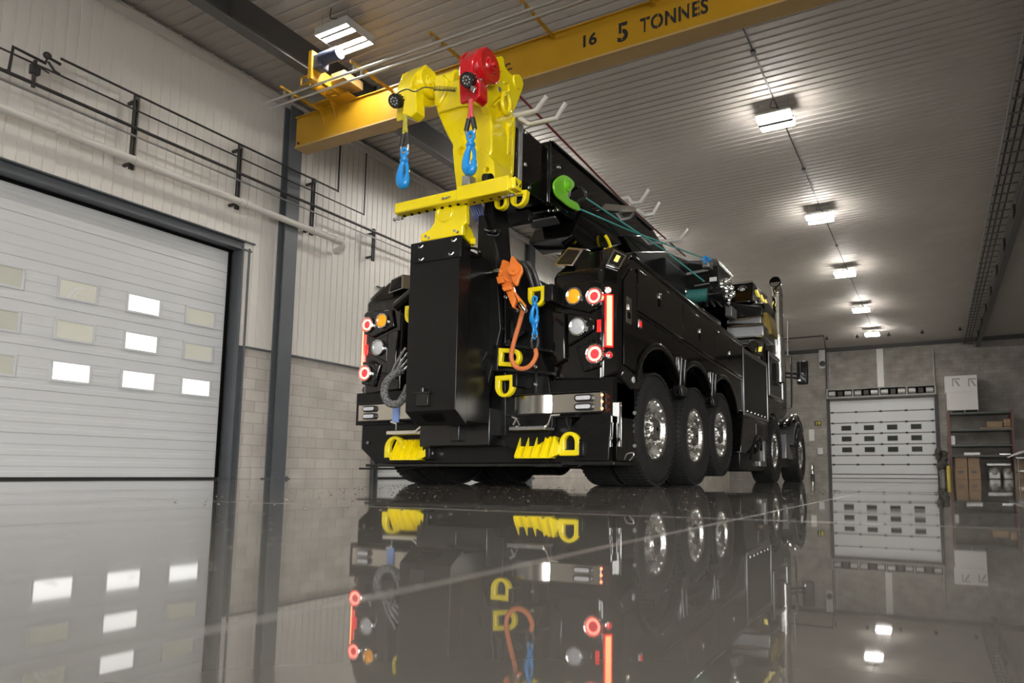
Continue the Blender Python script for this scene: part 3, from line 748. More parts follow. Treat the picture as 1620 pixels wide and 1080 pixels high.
for k, (pa, pb, h) in enumerate(((1562, 1581, .60), (1585, 1601, .62))):
    a = ony(pa, 700, RK+.2).x; b_ = ony(pb, 700, RK+.2).x
    bm = BM(); sphere(bm, ((a+b_)/2, RK+.7, h*.55), 1, 20, ((b_-a)*.56, .45, h*.5)); box(bm, a, b_, RK+.3, RK+1.1, .002, h*.6)
    o = obj('wrapped_bundle', bm, 'plastic_wrap', None, .05); tag(o, 'lumpy grey plastic-wrapped bundle under the rack, %s one' % ['left', 'right'][k], 'bundle', 'wrapped bundles')
s = on_rack('steel_beam', 'long perforated grey beam lying across the wrapped bundles', 'beam', 1559, 1598, .66, .12, 'galvanised', y=RK+.35, d=.15)
p = ony(1602, 760, FY-3.2)
b_ = obj('bollard', lathe(BM(), ony(1501.5, 757, FY-3.0)*1.0 - V(0, 0, ony(1501.5, 757, FY-3.0).z), (0, 0, 1), [(0, .09), (.60, .09), (.64, .06)], 16), 'bollard_yellow'); tag(b_, 'short yellow bollard standing in front of the rack beside the far door', 'bollard')
bp_ = thing('car_bonnet', 'pale curved vehicle panel resting on a grey trestle at the far right edge', 'panel', (3.4, FY-4, 0))
A = ony(1597, 722, FY-4); B = ony(1640, 712, FY-4)
bm = BM(); rings = []
for k in range(9):
    t = k/8; x = A.x+(B.x-A.x)*t; zt = A.z+(B.z-A.z)*math.sin(t*PI/2)+.02
    rings.append([(x, A.y, zt-.06), (x, A.y, zt), (x, A.y+.6, zt+.06*math.sin(t*PI)), (x, A.y+1.2, zt), (x, A.y+1.2, zt-.06)])
loft(bm, rings); obj('panel', bm, 'carton_white', bp_, .01)
bm = BM(); zt = A.z-.09
for (dx, dy) in ((.35, .1), (1.1, .1), (.35, 1.05), (1.1, 1.05)): cyl(bm, (A.x+dx, A.y+dy, 0), (A.x+dx, A.y+dy, zt), .03, 8)
box(bm, A.x+.25, A.x+1.2, A.y+.05, A.y+1.1, zt, zt+.06); box(bm, A.x+.3, A.x+1.15, A.y+.08, A.y+1.08, .35, .42)
obj('trestle', bm, 'galvanised', bp_)
s = on_rack('foam_block', 'pale brown upright carton at the right edge under the curved panel', 'carton', 1604, 1617, 0, .95, 'cardboard', y=FY-2.6, d=.5)
jk = obj('jacket', BM(), 'cloth_grey') if False else None
bm = BM(); c = ony(1494, 722, FY-1.6)
for k in range(14):
    sphere(bm, (c.x+random.uniform(-.35, .02), c.y+random.uniform(-.1, .2), max(.62, c.z+.30-k*.085)), random.uniform(.10, .20), 10, (1, .8, 1.1))
c2_ = c
o = obj('hanging_coats', bm, 'cloth_grey'); tag(o, 'dark heap of hanging coats at the left upright of the rack', 'coats')
c = ony(1492, 750, FY-1.6)
o = obj('waste_bin', lathe(BM(), (c.x, c.y, 0), (0, 0, 1), [(0, .15), (.45, .19), (.48, .20), (.48, .17)], 16), 'galvanised'); tag(o, 'dull grey bin on the floor left of the rack below the coats', 'bin')

# beads of water left on the floor behind the truck
bm = BM(); random.seed(11)
for k in range(620):
    y = 5.3-3.9*random.random()**1.6; x = random.uniform(-4.9, -.6)*(.35+.65*y/5.3); rr = random.uniform(.0018, .0055)
    c = Vector((x, y, .0002)); rings = [[c+Vector((math.cos(2*PI*i/8)*rr*q, math.sin(2*PI*i/8)*rr*q, h*rr)) for i in range(8)] for q, h in ((1, 0), (.92, .28), (.55, .5))]
    loft(bm, rings)
tag(obj('water_beads', bm, 'water', ang=80), 'tiny water beads scattered on the polished floor behind the truck', 'water', kind='stuff')

# ================================================================== THE TOW TRUCK
XC = -3.875; XRT = -2.39; XLT = 2*XC-XRT
TR = thing('tow_truck', 'black heavy tow truck on the wet floor, yellow boom head raised, tail lights lit', 'truck', (XC, 9.0, 0))
def my(pts): return [Vector((2*XC-p[0], p[1], p[2])) for p in pts]      # the same point on the other side
def PY(pts, Y): return [ony(a, b, Y) for a, b in pts]
def PX_(pts, X): return [onx(a, b, X) for a, b in pts]
def Z(ox, oy, s): return lambda pts: [(ox+a/s, oy+b/s) for a, b in pts]
def mirror_pts(pts, s): return [Vector(p) for p in pts] if s > 0 else my(pts)

# ---- chassis
bm = BM()
box(bm, XC-.43, XC-.33, 5.5, 15.0, .62, .92); box(bm, XC+.33, XC+.43, 5.5, 15.0, .62, .92)
for y in (5.6, 6.8, 8.0, 9.2, 10.4, 11.4, 12.8, 14.4): box(bm, XC-.33, XC+.33, y, y+.08, .66, .86)
obj('chassis_rail', bm, 'black_steel', TR)
bm = BM()
for y, z in ((6.15, .545), (7.36, .545), (8.38, .62), (11.6, .52), (14.0, .52)):
    cyl(bm, (XC-1.3, y, z), (XC+1.3, y, z), .085, 16); sphere(bm, (XC, y, z), .22)
obj('axle', bm, 'black_steel', TR)

# ---- wheels
def wheel(y, z, R, side, dual=True, w=.30):
    """one wheel with its tyre; outer face at XRT (or mirrored)"""
    s = side; xo = XRT if s > 0 else XLT
    def P(x): return (xo - s*x, y, z)
    Rr = R*.555
    # rim (part), tyre (sub-part)
    bm = BM(); d = (-s, 0, 0); o = (xo, y, z)
    lathe(bm, o, d, [(.035, Rr+.012), (.018, Rr+.006), (.03, Rr-.025), (.085, Rr-.05), (.125, Rr-.075), (.12, Rr*.62), (.085, Rr*.58), (.08, Rr*.42), (.035, Rr*.40), (.01, Rr*.33), (.005, .02)], 48, False)
    lathe(bm, o, d, [(.035, Rr+.012), (.2, Rr-.01), (.3, Rr+.01)], 48, False)
    for k in range(10):
        a = 2*PI*k/10; c = Vector((xo-s*.085, y+math.cos(a)*Rr*.50, z+math.sin(a)*Rr*.50)); lathe(bm, c, (s, 0, 0), [(0, .022), (.03, .022), (.05, .015), (.055, .004)], 8)
    for k in range(20):
        a = 2*PI*(k+.5)/20; c = Vector((xo-s*.05, y+math.cos(a)*(Rr-.035), z+math.sin(a)*(Rr-.035))); lathe(bm, c, (s, 0, 0), [(0, .012), (.018, .010), (.02, .003)], 6)
    w_ = obj('wheel', bm, 'cast_chrome', TR, ang=30)
    bm = BM(); W = w
    for off in ((0, .34) if dual else (0,)):
        o2 = (xo-s*off, y, z)
        lathe(bm, o2, d, [(.02, Rr), (0.004, Rr+.03), (-.012, (R+Rr)/2), (.0, R-.06), (.03, R-.018), (.045, R-.004), (W-.045, R-.004), (W-.03, R-.018), (W, R-.06), (W+.012, (R+Rr)/2), (W-.02, Rr), (.02, Rr)], 64, False)
        # tread blocks and shoulder lugs
        for k in range(64):
            a = 2*PI*k/64; ca, sa = math.cos(a), math.sin(a); t = Vector((0, -sa, ca)); n = Vector((0, ca, sa)); c = Vector(o2)
            for (xa, xb) in ((.008, .05), (.065, .125), (.140, W-.140), (W-.125, W-.065), (W-.05, W-.008)):
                if xb <= xa: continue
                h = .018; ra = R-.02 if xa < .02 or xb > W-.02 else R-.012
                sh = .3 if (xa < .02 or xb > W-.02) else .36
                hw = R*PI/64*(sh*1.9)
                p = [c+Vector((-s*xa, 0, 0))+n*ra-t*hw, c+Vector((-s*xb, 0, 0))+n*ra-t*hw, c+Vector((-s*xb, 0, 0))+n*ra+t*hw, c+Vector((-s*xa, 0, 0))+n*ra+t*hw]
                prism(bm, p, n*(R-ra))
    t = obj('tyre', bm, 'black_rubber', w_, ang=30)
    return w_
def raised_letters(y, z, R):
    pass
for s in (1, -1):
    wheel(6.15, .547, .547, s); wheel(7.36, .547, .547, s); wheel(8.38, .62, .525, s)
    wheel(11.60, .525, .525, s, False, .34); wheel(14.02, .525, .525, s, False, .34)

# ---- main body: compartment deck with pods
YR = 5.15
bm = BM()
# core deck
box(bm, XC-1.25, XC+1.25, 5.75, 9.4, 1.30, 1.80)
side = [(5.28, 1.00), (5.28, 1.84), (5.52, 2.07), (9.42, 1.935), (9.42, .98), (9.30, 1.02)]
arch = []
def arc(yc, zc, r, a0, a1, n=10): return [(yc+math.cos(math.radians(a0+(a1-a0)*k/n))*r, zc+math.sin(math.radians(a0+(a1-a0)*k/n))*r) for k in range(n+1)]
prof = [(5.28, 1.02), (5.28, 1.84), (5.53, 2.075), (9.42, 1.935), (9.42, .98), (9.22, 1.0)]
prof += arc(8.45, .66, .70, 28, 140, 8) + arc(7.34, .66, .70, 40, 140, 8) + arc(6.20, .66, .70, 40, 152, 8) + [(5.52, 1.02)]
def side_panel(x0, x1): return prism(BM(), [(x0, y, z) for y, z in prof], (x1-x0, 0, 0))
side_r = obj('body_side', side_panel(XRT-.10, XRT), 'black_paint', TR, .018)
side_l = obj('body_side', side_panel(XLT, XLT+.10), 'black_paint', TR, .012)
bm = BM(); box(bm, XC-1.25, XC+1.25, 5.75, 9.4, 1.30, 1.78)
box(bm, XRT-.62, XRT-.1, 5.6, 9.4, 1.36, 1.93); box(bm, XLT+.1, XLT+.62, 5.6, 9.4, 1.36, 1.93)
obj('deck', bm, 'black_steel', TR)
# inner wheel wells, so nothing shows through the arches
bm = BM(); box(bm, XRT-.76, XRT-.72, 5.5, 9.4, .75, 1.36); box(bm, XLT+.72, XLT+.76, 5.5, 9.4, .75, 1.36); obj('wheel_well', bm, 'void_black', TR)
# top rail along the body edge
for s in (1, -1):
    bm = BM(); x = XRT if s > 0 else XLT
    prism(bm, [(x+.012*s, 5.50, 2.06), (x+.012*s, 9.44, 1.925), (x+.012*s, 9.44, 1.975), (x+.012*s, 5.50, 2.11)], (-s*.13, 0, 0))
    obj('top_rail', bm, 'black_paint', TR, .018, seg=3)
    bm = BM(); prism(bm, [(x+.016*s, 5.56, 1.565), (x+.016*s, 9.42, 1.43), (x+.016*s, 9.42, 1.45), (x+.016*s, 5.56, 1.59)], (-s*.03, 0, 0))
    obj('belt_moulding', bm, 'black_paint', TR, .006)
# arch lips
for s in (1, -1):
    x = XRT if s > 0 else XLT
    for yc, r in ((6.20, .70), (7.34, .70), (8.45, .70)):
        pts = [Vector((x+.012*s, a, b)) for a, b in arc(yc, .66, r, 25, 155, 16)]
        obj('arch_flare', tube(BM(), pts, .032, 10, flat=.6), 'black_paint', TR)
    for yc in (6.80, 7.93):
        bm = BM(); prism(bm, [(x+.03*s, yc-.10, 1.36), (x+.03*s, yc+.10, 1.36), (x+.035*s, yc+.05, 1.02), (x+.035*s, yc-.05, 1.02)], (-s*.09, 0, 0))
        f = obj('fender_pillar', bm, 'black_paint', TR, .02, seg=3)
        bm = BM(); prism(bm, [(x+.05*s, yc-.11, 1.04), (x+.05*s, yc+.11, 1.04), (x+.07*s, yc+.09, .93), (x+.07*s, yc-.09, .93)], (-s*.10, 0, 0))
        obj('foot_plate', bm, 'black_satin', f, .008)
        bm = BM(); cyl(bm, (x+.02*s, yc-.055, 1.05), (x+.04*s, yc-.06, 1.33), .020, 12); cyl(bm, (x+.02*s, yc+.055, 1.05), (x+.04*s, yc+.06, 1.33), .020, 12); obj('tube_brace', bm, 'black_satin', f)

# ---- compartment doors with paddle latches
def latch(par, y, z, x=XRT, s=1, h=.16, w=.085):
    bm = BM(); box(bm, *sorted((x+s*.006, x+s*.016)), y-w/2, y+w/2, z-h/2, z+h/2)
    l = obj('latch', bm, 'stainless', par, .006)
    return l
def latch_cup(par, y, z, x=XRT, s=1):
    bm = BM(); box(bm, *sorted((x+s*.014, x+s*.019)), y-.028, y+.028, z-.068, z-.01); o = obj('latch_cup', bm, 'void_black', par, .004)
    bm = BM(); box(bm, *sorted((x+s*.016, x+s*.030)), y-.030, y+.030, z+.0, z+.06); obj('paddle', bm, 'stainless', par, .006)
for s in (1, -1):
    x = XRT if s > 0 else XLT
    ztop = lambda y: 2.03-(y-5.53)*.0347
    doors = [(5.62, 6.86, 1.60), (6.88, 8.02, 1.56), (8.04, 9.36, 1.52)]
    for i, (ya, yb, zb) in enumerate(doors):
        p = [(x+.002*s, ya, zb+.0), (x+.002*s, ya, ztop(ya)-.03), (x+.002*s, yb, ztop(yb)-.03), (x+.002*s, yb, zb-.04)]
        d = obj('compartment_door', prism(BM(), p, (s*.014, 0, 0)), 'black_paint', TR, .012)
        yl = (6.16, 7.45, 8.72)[i]; zl = (1.83, 1.73, 1.68)[i]
        latch(d, yl, zl, x, s); latch_cup(d, yl, zl, x, s)
    # tall narrow rear door with bevelled frame
    p = [(x+.002*s, 5.315, 1.06), (x+.002*s, 5.315, 1.80), (x+.002*s, 5.46, 1.95), (x+.002*s, 5.60, 1.945), (x+.002*s, 5.60, 1.02)]
    d = obj('rear_side_door', prism(BM(), p, (s*.012, 0, 0)), 'black_paint', TR, .01)
    latch(d, 5.42, 1.555, x, s, .24, .12); latch_cup(d, 5.42, 1.55, x, s)
    p = onx(1008, 514, XRT); 
    d = obj('side_marker', box(BM(), *sorted((x+s*.01, x+s*.025)), 5.62, 5.70, 1.44, 1.52), 'brushed_alu', TR, .006)
    obj('lens', box(BM(), *sorted((x+s*.02, x+s*.03)), 5.635, 5.685, 1.455, 1.505), 'lens_red_dim', d, .004)
# lower flare under the rear door, with oval badge lamp
for s in (1, -1):
    x = XRT if s > 0 else XLT
    p = [(x+.02*s, 5.27, .98), (x+.02*s, 5.27, 1.02), (x+.02*s, 5.72, .99), (x+.02*s, 5.66, .88), (x+.0*s, 5.5, .86), (x+.0*s, 5.27, .93)]
    f = obj('lower_flare', prism(BM(), p, (-s*.1, 0, 0)), 'black_paint', TR, .01)
    obj('clearance_lamp', lathe(BM(), (x+.02*s, 5.50, .945), (s, 0, 0), [(0, .03), (.008, .028), (.010, .01)], 16), 'lens_clear', f)

# ---- tail pods
def pod(s):
    def m(p): return Vector(p) if s > 0 else Vector((2*XC-p[0], p[1], p[2]))
    xi, xb = -3.00, -2.52
    A = [(xi, YR, .90), (xb, YR, .88), (xb, YR, 1.875), (xi+.02, YR, 1.89)]
    bm = BM(); v = {}
    def q(n, p): v[n] = bm.verts.new(m(p))
    q('a0', (xi, YR, .93)); q('a1', (xb, YR, .90)); q('b1', (XRT, 5.27, .98)); q('a2', (xb, YR, 1.875)); q('a3', (xi, YR, 1.86)); q('a35', (xi+.05, YR, 1.90)); q('b2', (XRT, 5.27, 1.84))
    q('r0', (xi+.08, 5.42, 2.13)); q('r1', (xb-.02, 5.42, 2.17)); q('b3', (XRT, 5.52, 2.08))
    q('c0', (xi, 5.8, .93)); q('c1', (XRT, 5.8, .93)); q('c3', (XRT-.02, 5.8, 2.06)); q('d0', (xi+.08, 5.8, 2.13)); q('d1', (xb, 5.8, 2.15)); q('c2', (xi, 5.8, 1.86))
    for f in (('a0', 'a1', 'a2', 'a35', 'a3'), ('a1', 'b1', 'b2', 'a2'), ('a2', 'b2', 'b3', 'r1'), ('a35', 'a2', 'r1', 'r0'), ('a3', 'a35', 'r0', 'd0', 'c2'), ('a0', 'a3', 'c2', 'c0'), ('r0', 'r1', 'd1', 'd0'), ('r1', 'b3', 'c3', 'd1'), ('b1', 'c1', 'c3', 'b3', 'b2'), ('a0', 'c0', 'c1', 'b1', 'a1'), ('c0', 'c2', 'd0', 'd1', 'c3', 'c1')):
        bm.faces.new([v[k] for k in f])
    P_ = obj('tail_pod', bm, 'black_paint', TR, .03, seg=4)
    def facep(px, py, Y=YR-.0): return m(ony(px, py, Y))
    fz = Z(860, 380, 4.5)
    # raised mouldings on the rear face: stacked angular shields, real thickness
    def shield(pts, d, y0=YR): 
        pp = [m(ony(a, b, y0)) for a, b in fz(pts)]; return prism(BM(), pp, (0, -d, 0))
    obj('upper_bezel', shield([(150, 325), (395, 285), (425, 300), (425, 470), (330, 520), (120, 475)], .028), 'black_paint', P_, .014)
    obj('middle_bezel', shield([(175, 520), (325, 545), (372, 570), (370, 640), (180, 760)], .026), 'black_paint', P_, .014)
    obj('lower_bezel', shield([(240, 760), (420, 705), (425, 900), (290, 940)], .026), 'black_paint', P_, .014)
    obj('inner_fin', shield([(75, 510), (165, 520), (170, 850), (85, 905)], .045), 'black_paint', P_, .012)
    # round lamps
    def lamp_round(px, py, r, kind, Y=YR-.028, name='tail_lamp'):
        c = m(ony(px, py, Y)); d = (0, -1, 0)
        bm = lathe(BM(), c, d, [(-.02, r*1.28), (.018, r*1.28), (.026, r*1.18), (.022, r*1.05), (.012, r*1.0)], 36, False)
        for k in range(24): a = 2*PI*k/24; bolt(bm, c+Vector((math.cos(a)*r*1.17, -.020, math.sin(a)*r*1.17)), d, .0045, .007)
        L = obj(name, bm, 'chrome', TR)
        if kind == 'red':
            obj('glow_ring', lathe(BM(), c, d, [(.012, r*.93), (.020, r*.90), (.022, r*.66), (.014, r*.60)], 36, False), 'lens_red_glow', L)
            obj('outer_lens_reflection', lathe(BM(), c, d, [(.010, r*1.06), (.018, r*1.02), (.016, r*.92), (.008, r*.9)], 36, False), 'lens_red_dim', L)  # red glass edge; the bezel's red reflection is put into its colour
            obj('lens', lathe(BM(), c, d, [(.010, r*.62), (.016, r*.58), (.020, r*.2)], 24), 'lens_red_core', L)
        else:
            obj('lens', lathe(BM(), c, d, [(.0, r*1.02), (.014, r*.98), (.026, r*.6), (.030, r*.1)], 36), {'amber': 'lens_amber', 'clear': 'lens_clear'}[kind], L)
        return L
    lamp_round(909, 469, .062, 'amber'); lamp_round(941, 469, .064, 'red'); lamp_round(915, 517, .066, 'clear'); lamp_round(942, 560, .070, 'red')
    # lower lamp cowl ribs
    c = m(ony(938, 560, YR-.014)); bm = BM()
    for k in range(14):
        a = math.radians(95+k*13); e = Vector((math.cos(a)*(1 if s > 0 else -1), 0, math.sin(a)))
        p0 = c+e*.095; p1 = c+e*.135; t = Vector((-e.z, 0, e.x))*.004
        prism(bm, [p0-t, p0+t, p1+t, p1-t], (0, -.015, 0))
    obj('cowl_rib', bm, 'black_satin', P_)['kind'] = 'stuff'
    # bevel face: vertical light bar and two small lamps
    def bev(u, z, off=.012):   # u 0..1 across the bevel from the rear face outward
        return m((xb+(XRT-xb)*u+.012*.66, YR+.12*u-off, z))
    nb = Vector((.68*(1 if s > 0 else -1), -.73, 0))
    def bevbox(u0, u1, z0, z1, d):
        p = [bev(u0, z0, 0), bev(u1, z0, 0), bev(u1, z1, 0), bev(u0, z1, 0)]; return prism(BM(), p, nb*d)
    g = obj('light_bar', bevbox(.13, .57, 1.19, 1.655, .022), 'lens_red_dim', TR, .006)
    obj('led_strip', bevbox(.22, .48, 1.205, 1.64, .030), 'lens_red_bar', g, .004)
    z1 = 1.675
    for (zz, mm) in ((1.69, 'lens_red_glow'), (1.125, 'lens_red_dim')):
        cc = bev(.30 if zz > 1.5 else .38, zz, 0)
        l = obj('marker_lamp', lathe(BM(), cc, nb, [(0, .034), (.016, .034), (.02, .028)], 20), 'chrome', TR)
        obj('lens', lathe(BM(), cc, nb, [(.012, .028), (.024, .022), (.028, .006)], 20), mm if s > 0 else ('lens_red_dim' if zz < 1.5 else 'lens_clear'), l)
    p0 = m(ony(945, 506, YR-.002)); p1 = m(ony(951, 525, YR-.002)); xs = sorted((p0.x, p1.x))
    obj('reflector', box(BM(), xs[0], xs[1], YR-.012, YR, p1.z, p0.z), 'lens_red_dim', TR, .003)
    # amber strobe housing on the sloping shoulder
    def shoulder(t, u, off):    # on the face a2-b2-b3-r1
        a = Vector((xb, YR, 1.875)).lerp(Vector((XRT, 5.27, 1.84)), u); b = Vector((xb-.02, 5.42, 2.17)).lerp(Vector((XRT, 5.52, 2.08)), u)
        return m(a.lerp(b, t))
    pp = [shoulder(.15, .12, 0), shoulder(.15, .80, 0), shoulder(.85, .80, 0), shoulder(.85, .12, 0)]
    n = (Vector(pp[1])-Vector(pp[0])).cross(Vector(pp[3])-Vector(pp[0])).normalized(); n = n if n.z > 0 else -n
    h = obj('strobe_housing', prism(BM(), pp, n*.02), 'chrome', TR, .006)
    pq = [shoulder(.22, .2, 0), shoulder(.22, .72, 0), shoulder(.78, .72, 0), shoulder(.78, .2, 0)]
    obj('strobe_face', prism(BM(), pq, n*.024), 'black_satin', h, .004)
    pq = [shoulder(.38, .36, 0), shoulder(.38, .56, 0), shoulder(.66, .56, 0), shoulder(.66, .36, 0)]
    obj('strobe_led', prism(BM(), pq, n*.028), 'lens_yellow_led', h, .003)
    # hooded work lamp on the inner shoulder
    pf = [(xi+.0, 5.14, 1.97), (xi+.20, 5.14, 1.94), (xi+.26, 5.24, 2.12), (xi+.10, 5.24, 2.16)]
    h = obj('work_light', prism(BM(), [m(p) for p in pf], m((0, .16, .03))-m((0, 0, 0))), 'stainless', TR, .008)
    ctr = sum((Vector(p) for p in pf), Vector())/4; pg = [ctr+(Vector(p)-ctr)*.74 for p in pf]
    obj('lens', prism(BM(), [m(p)+Vector((0, -.004, 0)) for p in pg], (0, -.003, 0)), 'black_satin', h)
    return P_
pod(1); pod(-1)

# ---- stainless bumper bands with oval lamps
YB2 = 5.10
def band(s):
    def m(p): return Vector(p) if s > 0 else Vector((2*XC-p[0], p[1], p[2]))
    zt = lambda x: .735+(x+3.45)*.058; zb_ = lambda x: .635
    xs = [(-3.50, 5.22), (-3.34, 5.10), (-3.28, 5.09), (-3.2, 5.07), (-3.1, 5.065), (-2.98, 5.10), (-2.97, 5.11), (-2.56, 5.11), (-2.49, 5.11)]
    rings = [[m((x, y, .635)), m((x, y, .80)), m((x, y+.03, .80)), m((x, y+.03, .635))] for x, y in xs]
    b = obj('bumper_band', loft(BM(), rings), 'stainless', TR, .004)
    for dz in (.755, .680):
        c = m((-2.655, 5.105, dz)); rings = []
        def oval(w, h, y): return [Vector((c.x+(w-h)*(1 if math.cos(a) > 0 else -1)+h*math.cos(a), y, c.z+h*math.sin(a))) for a in [2*PI*(k+.5)/24 for k in range(24)]]
        o = obj('oval_lamp', loft(BM(), [oval(.088, .032, 5.112), oval(.088, .032, 5.088), oval(.080, .025, 5.084)]), 'black_rubber', b)
        obj('lens', loft(BM(), [oval(.072, .019, 5.09), oval(.070, .017, 5.078)]), 'lens_clear', b)
    if s > 0:
        for (px, py, Y) in ((952.5, 624.5, 5.10), (952.5, 635, 5.10), (952.5, 646, 5.10), (965, 642, 5.2), (965, 649, 5.2)):
            c = ony(px, py, Y); obj('marker_led', lathe(BM(), c, (.3, -1, 0), [(0, .012), (.008, .011), (.012, .004)], 12), 'lens_red_bar', b)
    # dark backing above and below
    bm = BM(); xx = sorted((m((-3.5, 0, 0)).x, m((XRT-.02, 0, 0)).x)); box(bm, xx[0], xx[1], 5.16, 5.8, .60, .93); obj('bumper_core', bm, 'black_steel', TR)
    for i, zz in enumerate((.805, .625)):
        obj('bumper_edge', box(BM(), *(sorted((m((-3.45, 0, 0)).x, m((-2.5, 0, 0)).x))), 5.095, 5.2, zz, zz+.010), 'black_satin', TR)
band(1); band(-1)

# ---- tail board
bm = BM()
TBx0, TBx1 = XLT+.07, XRT-.02
prism(bm, [(TBx0, 5.20, .62), (TBx1-.42, 5.20, .62), (TBx1-.42, 5.20, .205), (TBx0+.21, 5.20, .205), (TBx0, 5.20, .36)], (0, .16, 0))
obj('tail_board', bm, 'black_steel', TR, .006)
bm = BM(); prism(bm, [(-2.97, 5.14, .205), (-2.97, 5.14, .36), (-2.68, 5.14, .62), (-2.42, 5.14, .64), (-2.42, 5.14, .205)], (0, .04, 0)); prism(bm, [(-2.72, 5.10, .22), (-2.72, 5.10, .38), (-2.60, 5.10, .50), (-2.42, 5.14, .55), (-2.42, 5.10, .22)], (0, .06, 0))
obj('corner_bracket', bm, 'black_steel', TR, .006)
bm = BM(); box(bm, -2.86, -2.36, 5.08, 5.6, .185, .215); obj('corner_foot', bm, 'black_satin', TR, .004)
bm = BM(); box(bm, TBx0+.17, -2.86, 5.10, 5.4, .175, .20); obj('under_lip', bm, 'black_satin', TR, .003)
bm = BM(); box(bm, TBx0+.02, TBx0+.5, 5.16, 5.45, .145, .165); cyl(bm, (TBx0+.5, 5.2, .15), (-4.3, 5.2, .19), .012, 8); obj('skid_plate', bm, 'black_satin', TR)
# side skirt behind the bumper with the mirror-polished plate
bm = BM(); box(bm, XRT-.08, XRT-.02, 5.24, 5.62, .22, .90); obj('rear_skirt', bm, 'black_paint', TR, .006)
obj('polished_plate', box(BM(), -2.445, -2.36, 5.225, 5.235, .34, .72), 'chrome', TR, .003)
bm = BM()
for (px, py) in ((932, 684), (966, 693), (1004, 653), (1004, 705), (582, 700), (587, 668)): bolt(bm, ony(px, py, 5.135 if px > 900 else 5.19), (0, -1, 0), .013, .012)
obj('bolt', bm, 'galvanised', TR)
obj('grab_loop', tube(BM(), smooth_path([ony(988, 726, 5.1), ony(992, 718, 5.06), ony(1001, 716, 5.06), ony(1002, 721, 5.06), ony(996, 728, 5.08)], 5), .006, 8), 'steel_rail', TR)

# ---- yellow D-shaped tow eyes
def d_eye(cx, cz, Y, w, h, rot=0, name='tow_eye', t=.05, ratio=.5):
    n = 20; out = []; inn = []
    # local: flat side up, round side down
    def dshape(w, h, k):
        r = w/2; pts = []
        per = []
        for i in range(n+1): a = PI+PI*i/n; per.append((math.cos(a)*r, -(h-r)+r*math.sin(a)))
        for i in range(1, 6): per.append((r, -(h-r)+(h-r)*i/6))
        for i in range(0, 7): per.append((r-2*r*i/6, 0))
        for i in range(1, 6): per.append((-r, -(h-r)*i/6))
        return per
    o_ = dshape(w, h, 0); i_ = [(a*ratio, -h*.24+b*.60) for a, b in o_]
    ca, sa = math.cos(rot), math.sin(rot)
    def W(p): a, b = p; b += h/2; return (cx+a*ca-b*sa, Y, cz+a*sa+b*ca)
    return ring_plate(BM(), [W(p) for p in o_], [W(p) for p in i_], (0, t, 0))
def eye(px0, py0, px1, py1, Y, rot=0, t=.05, ratio=.5, lab=None):
    a = ony(px0, py1, Y); b = ony(px1, py0, Y); w = b.x-a.x; h = b.z-a.z
    if abs(math.sin(rot)) > .7: w, h = h, w
    o = obj('tow_eye', d_eye((a.x+b.x)/2, (a.z+b.z)/2, Y, w, h, rot, t=t, ratio=ratio), 'yellow_paint', TR, .008, seg=3)
    if lab: o['label'] = lab
    bm = BM(); c = (a.x+b.x)/2; zt = (a.z+b.z)/2
    return o
eye(834, 451, 862, 486, 5.00, 0, lab='yellow tow eye holding the blue hook')
eye(784, 549, 823, 581, 4.98, PI/2-.12, lab='yellow tow eye turned sideways behind the orange rope')
eye(782, 592, 813, 629, 4.98, 0, lab='yellow tow eye hanging lowest')
eye(884, 682, 917, 721, 5.10, PI, lab='yellow tow eye at the right of the tail board')
eye(607, 689, 640, 724, 5.14, PI, lab='yellow tow eye at the left of the tail board')
eye(639, 481, 660, 512, 5.00, 0, lab='yellow tow eye half hidden behind the folded mast')
# lugs the eyes are pinned to
for px0, py0, px1, py1, Y in ((862, 449, 876, 478, 5.0), (779, 545, 790, 588, 4.99), (812, 590, 820, 612, 4.99), (917, 698, 925, 722, 5.1), (670, 698, 682, 727, 5.12)):
    a = ony(px0, py1, Y); b = ony(px1, py0, Y); obj('lug', box(BM(), a.x, b.x, Y-.02, 5.3, a.z, b.z), 'black_steel', TR, .008)
# ---- ribbed yellow claw wedges
def claw(px0, px1, pyt, pyb, Y, lab):
    a = ony(px0, pyb, Y); b = ony(px1, pyt, Y); w = b.x-a.x; h = b.z-a.z
    bm = BM(); nr = 4; segw = w*.84/nr
    prism(bm, [(a.x, Y, a.z), (a.x, Y+.10, b.z-.02), (a.x, Y+.14, b.z-.02), (a.x, Y+.14, a.z)], (w*.84, 0, 0))
    for i in range(9):        # saw teeth on the top edge
        x0 = a.x+w*.84*i/9; prism(bm, [(x0, Y+.085, b.z-.022), (x0+w*.84/9, Y+.085, b.z-.022), (x0+w*.084*.5, Y+.085, b.z)], (0, .05, 0))
    for i in range(nr+1):
        x0 = a.x+w*.84*i/nr-.006
        prism(bm, [(x0, Y-.03, a.z), (x0, Y-.03, a.z+.02), (x0, Y+.06, b.z-.01), (x0, Y+.12, b.z-.01), (x0, Y+.12, a.z)], (.010, 0, 0))
    prism(bm, [(a.x+w*.84, Y, a.z), (a.x+w, Y+.02, a.z+h*.15), (a.x+w, Y+.02, a.z+h*.55), (a.x+w*.84, Y+.06, b.z-.01)], (0, .06, 0))
    prism(bm, [(a.x+w*.84, Y-.02, a.z), (a.x+w*.84+.01, Y-.02, a.z), (a.x+w*.84+.01, Y+.07, b.z-.01), (a.x+w*.84, Y+.07, b.z-.01)], (0, .07, 0))
    box(bm, a.x, a.x+w*.84, Y-.03, Y+.1, a.z-.006, a.z+.006)
    o = obj('claw_wedge', bm, 'yellow_paint', TR, .003); o['label'] = lab
    obj('pin', cyl(BM(), (a.x-.03, Y+.06, a.z+.06), (a.x+w+.05, Y+.06, a.z+.06), .015, 10), 'chrome', o)
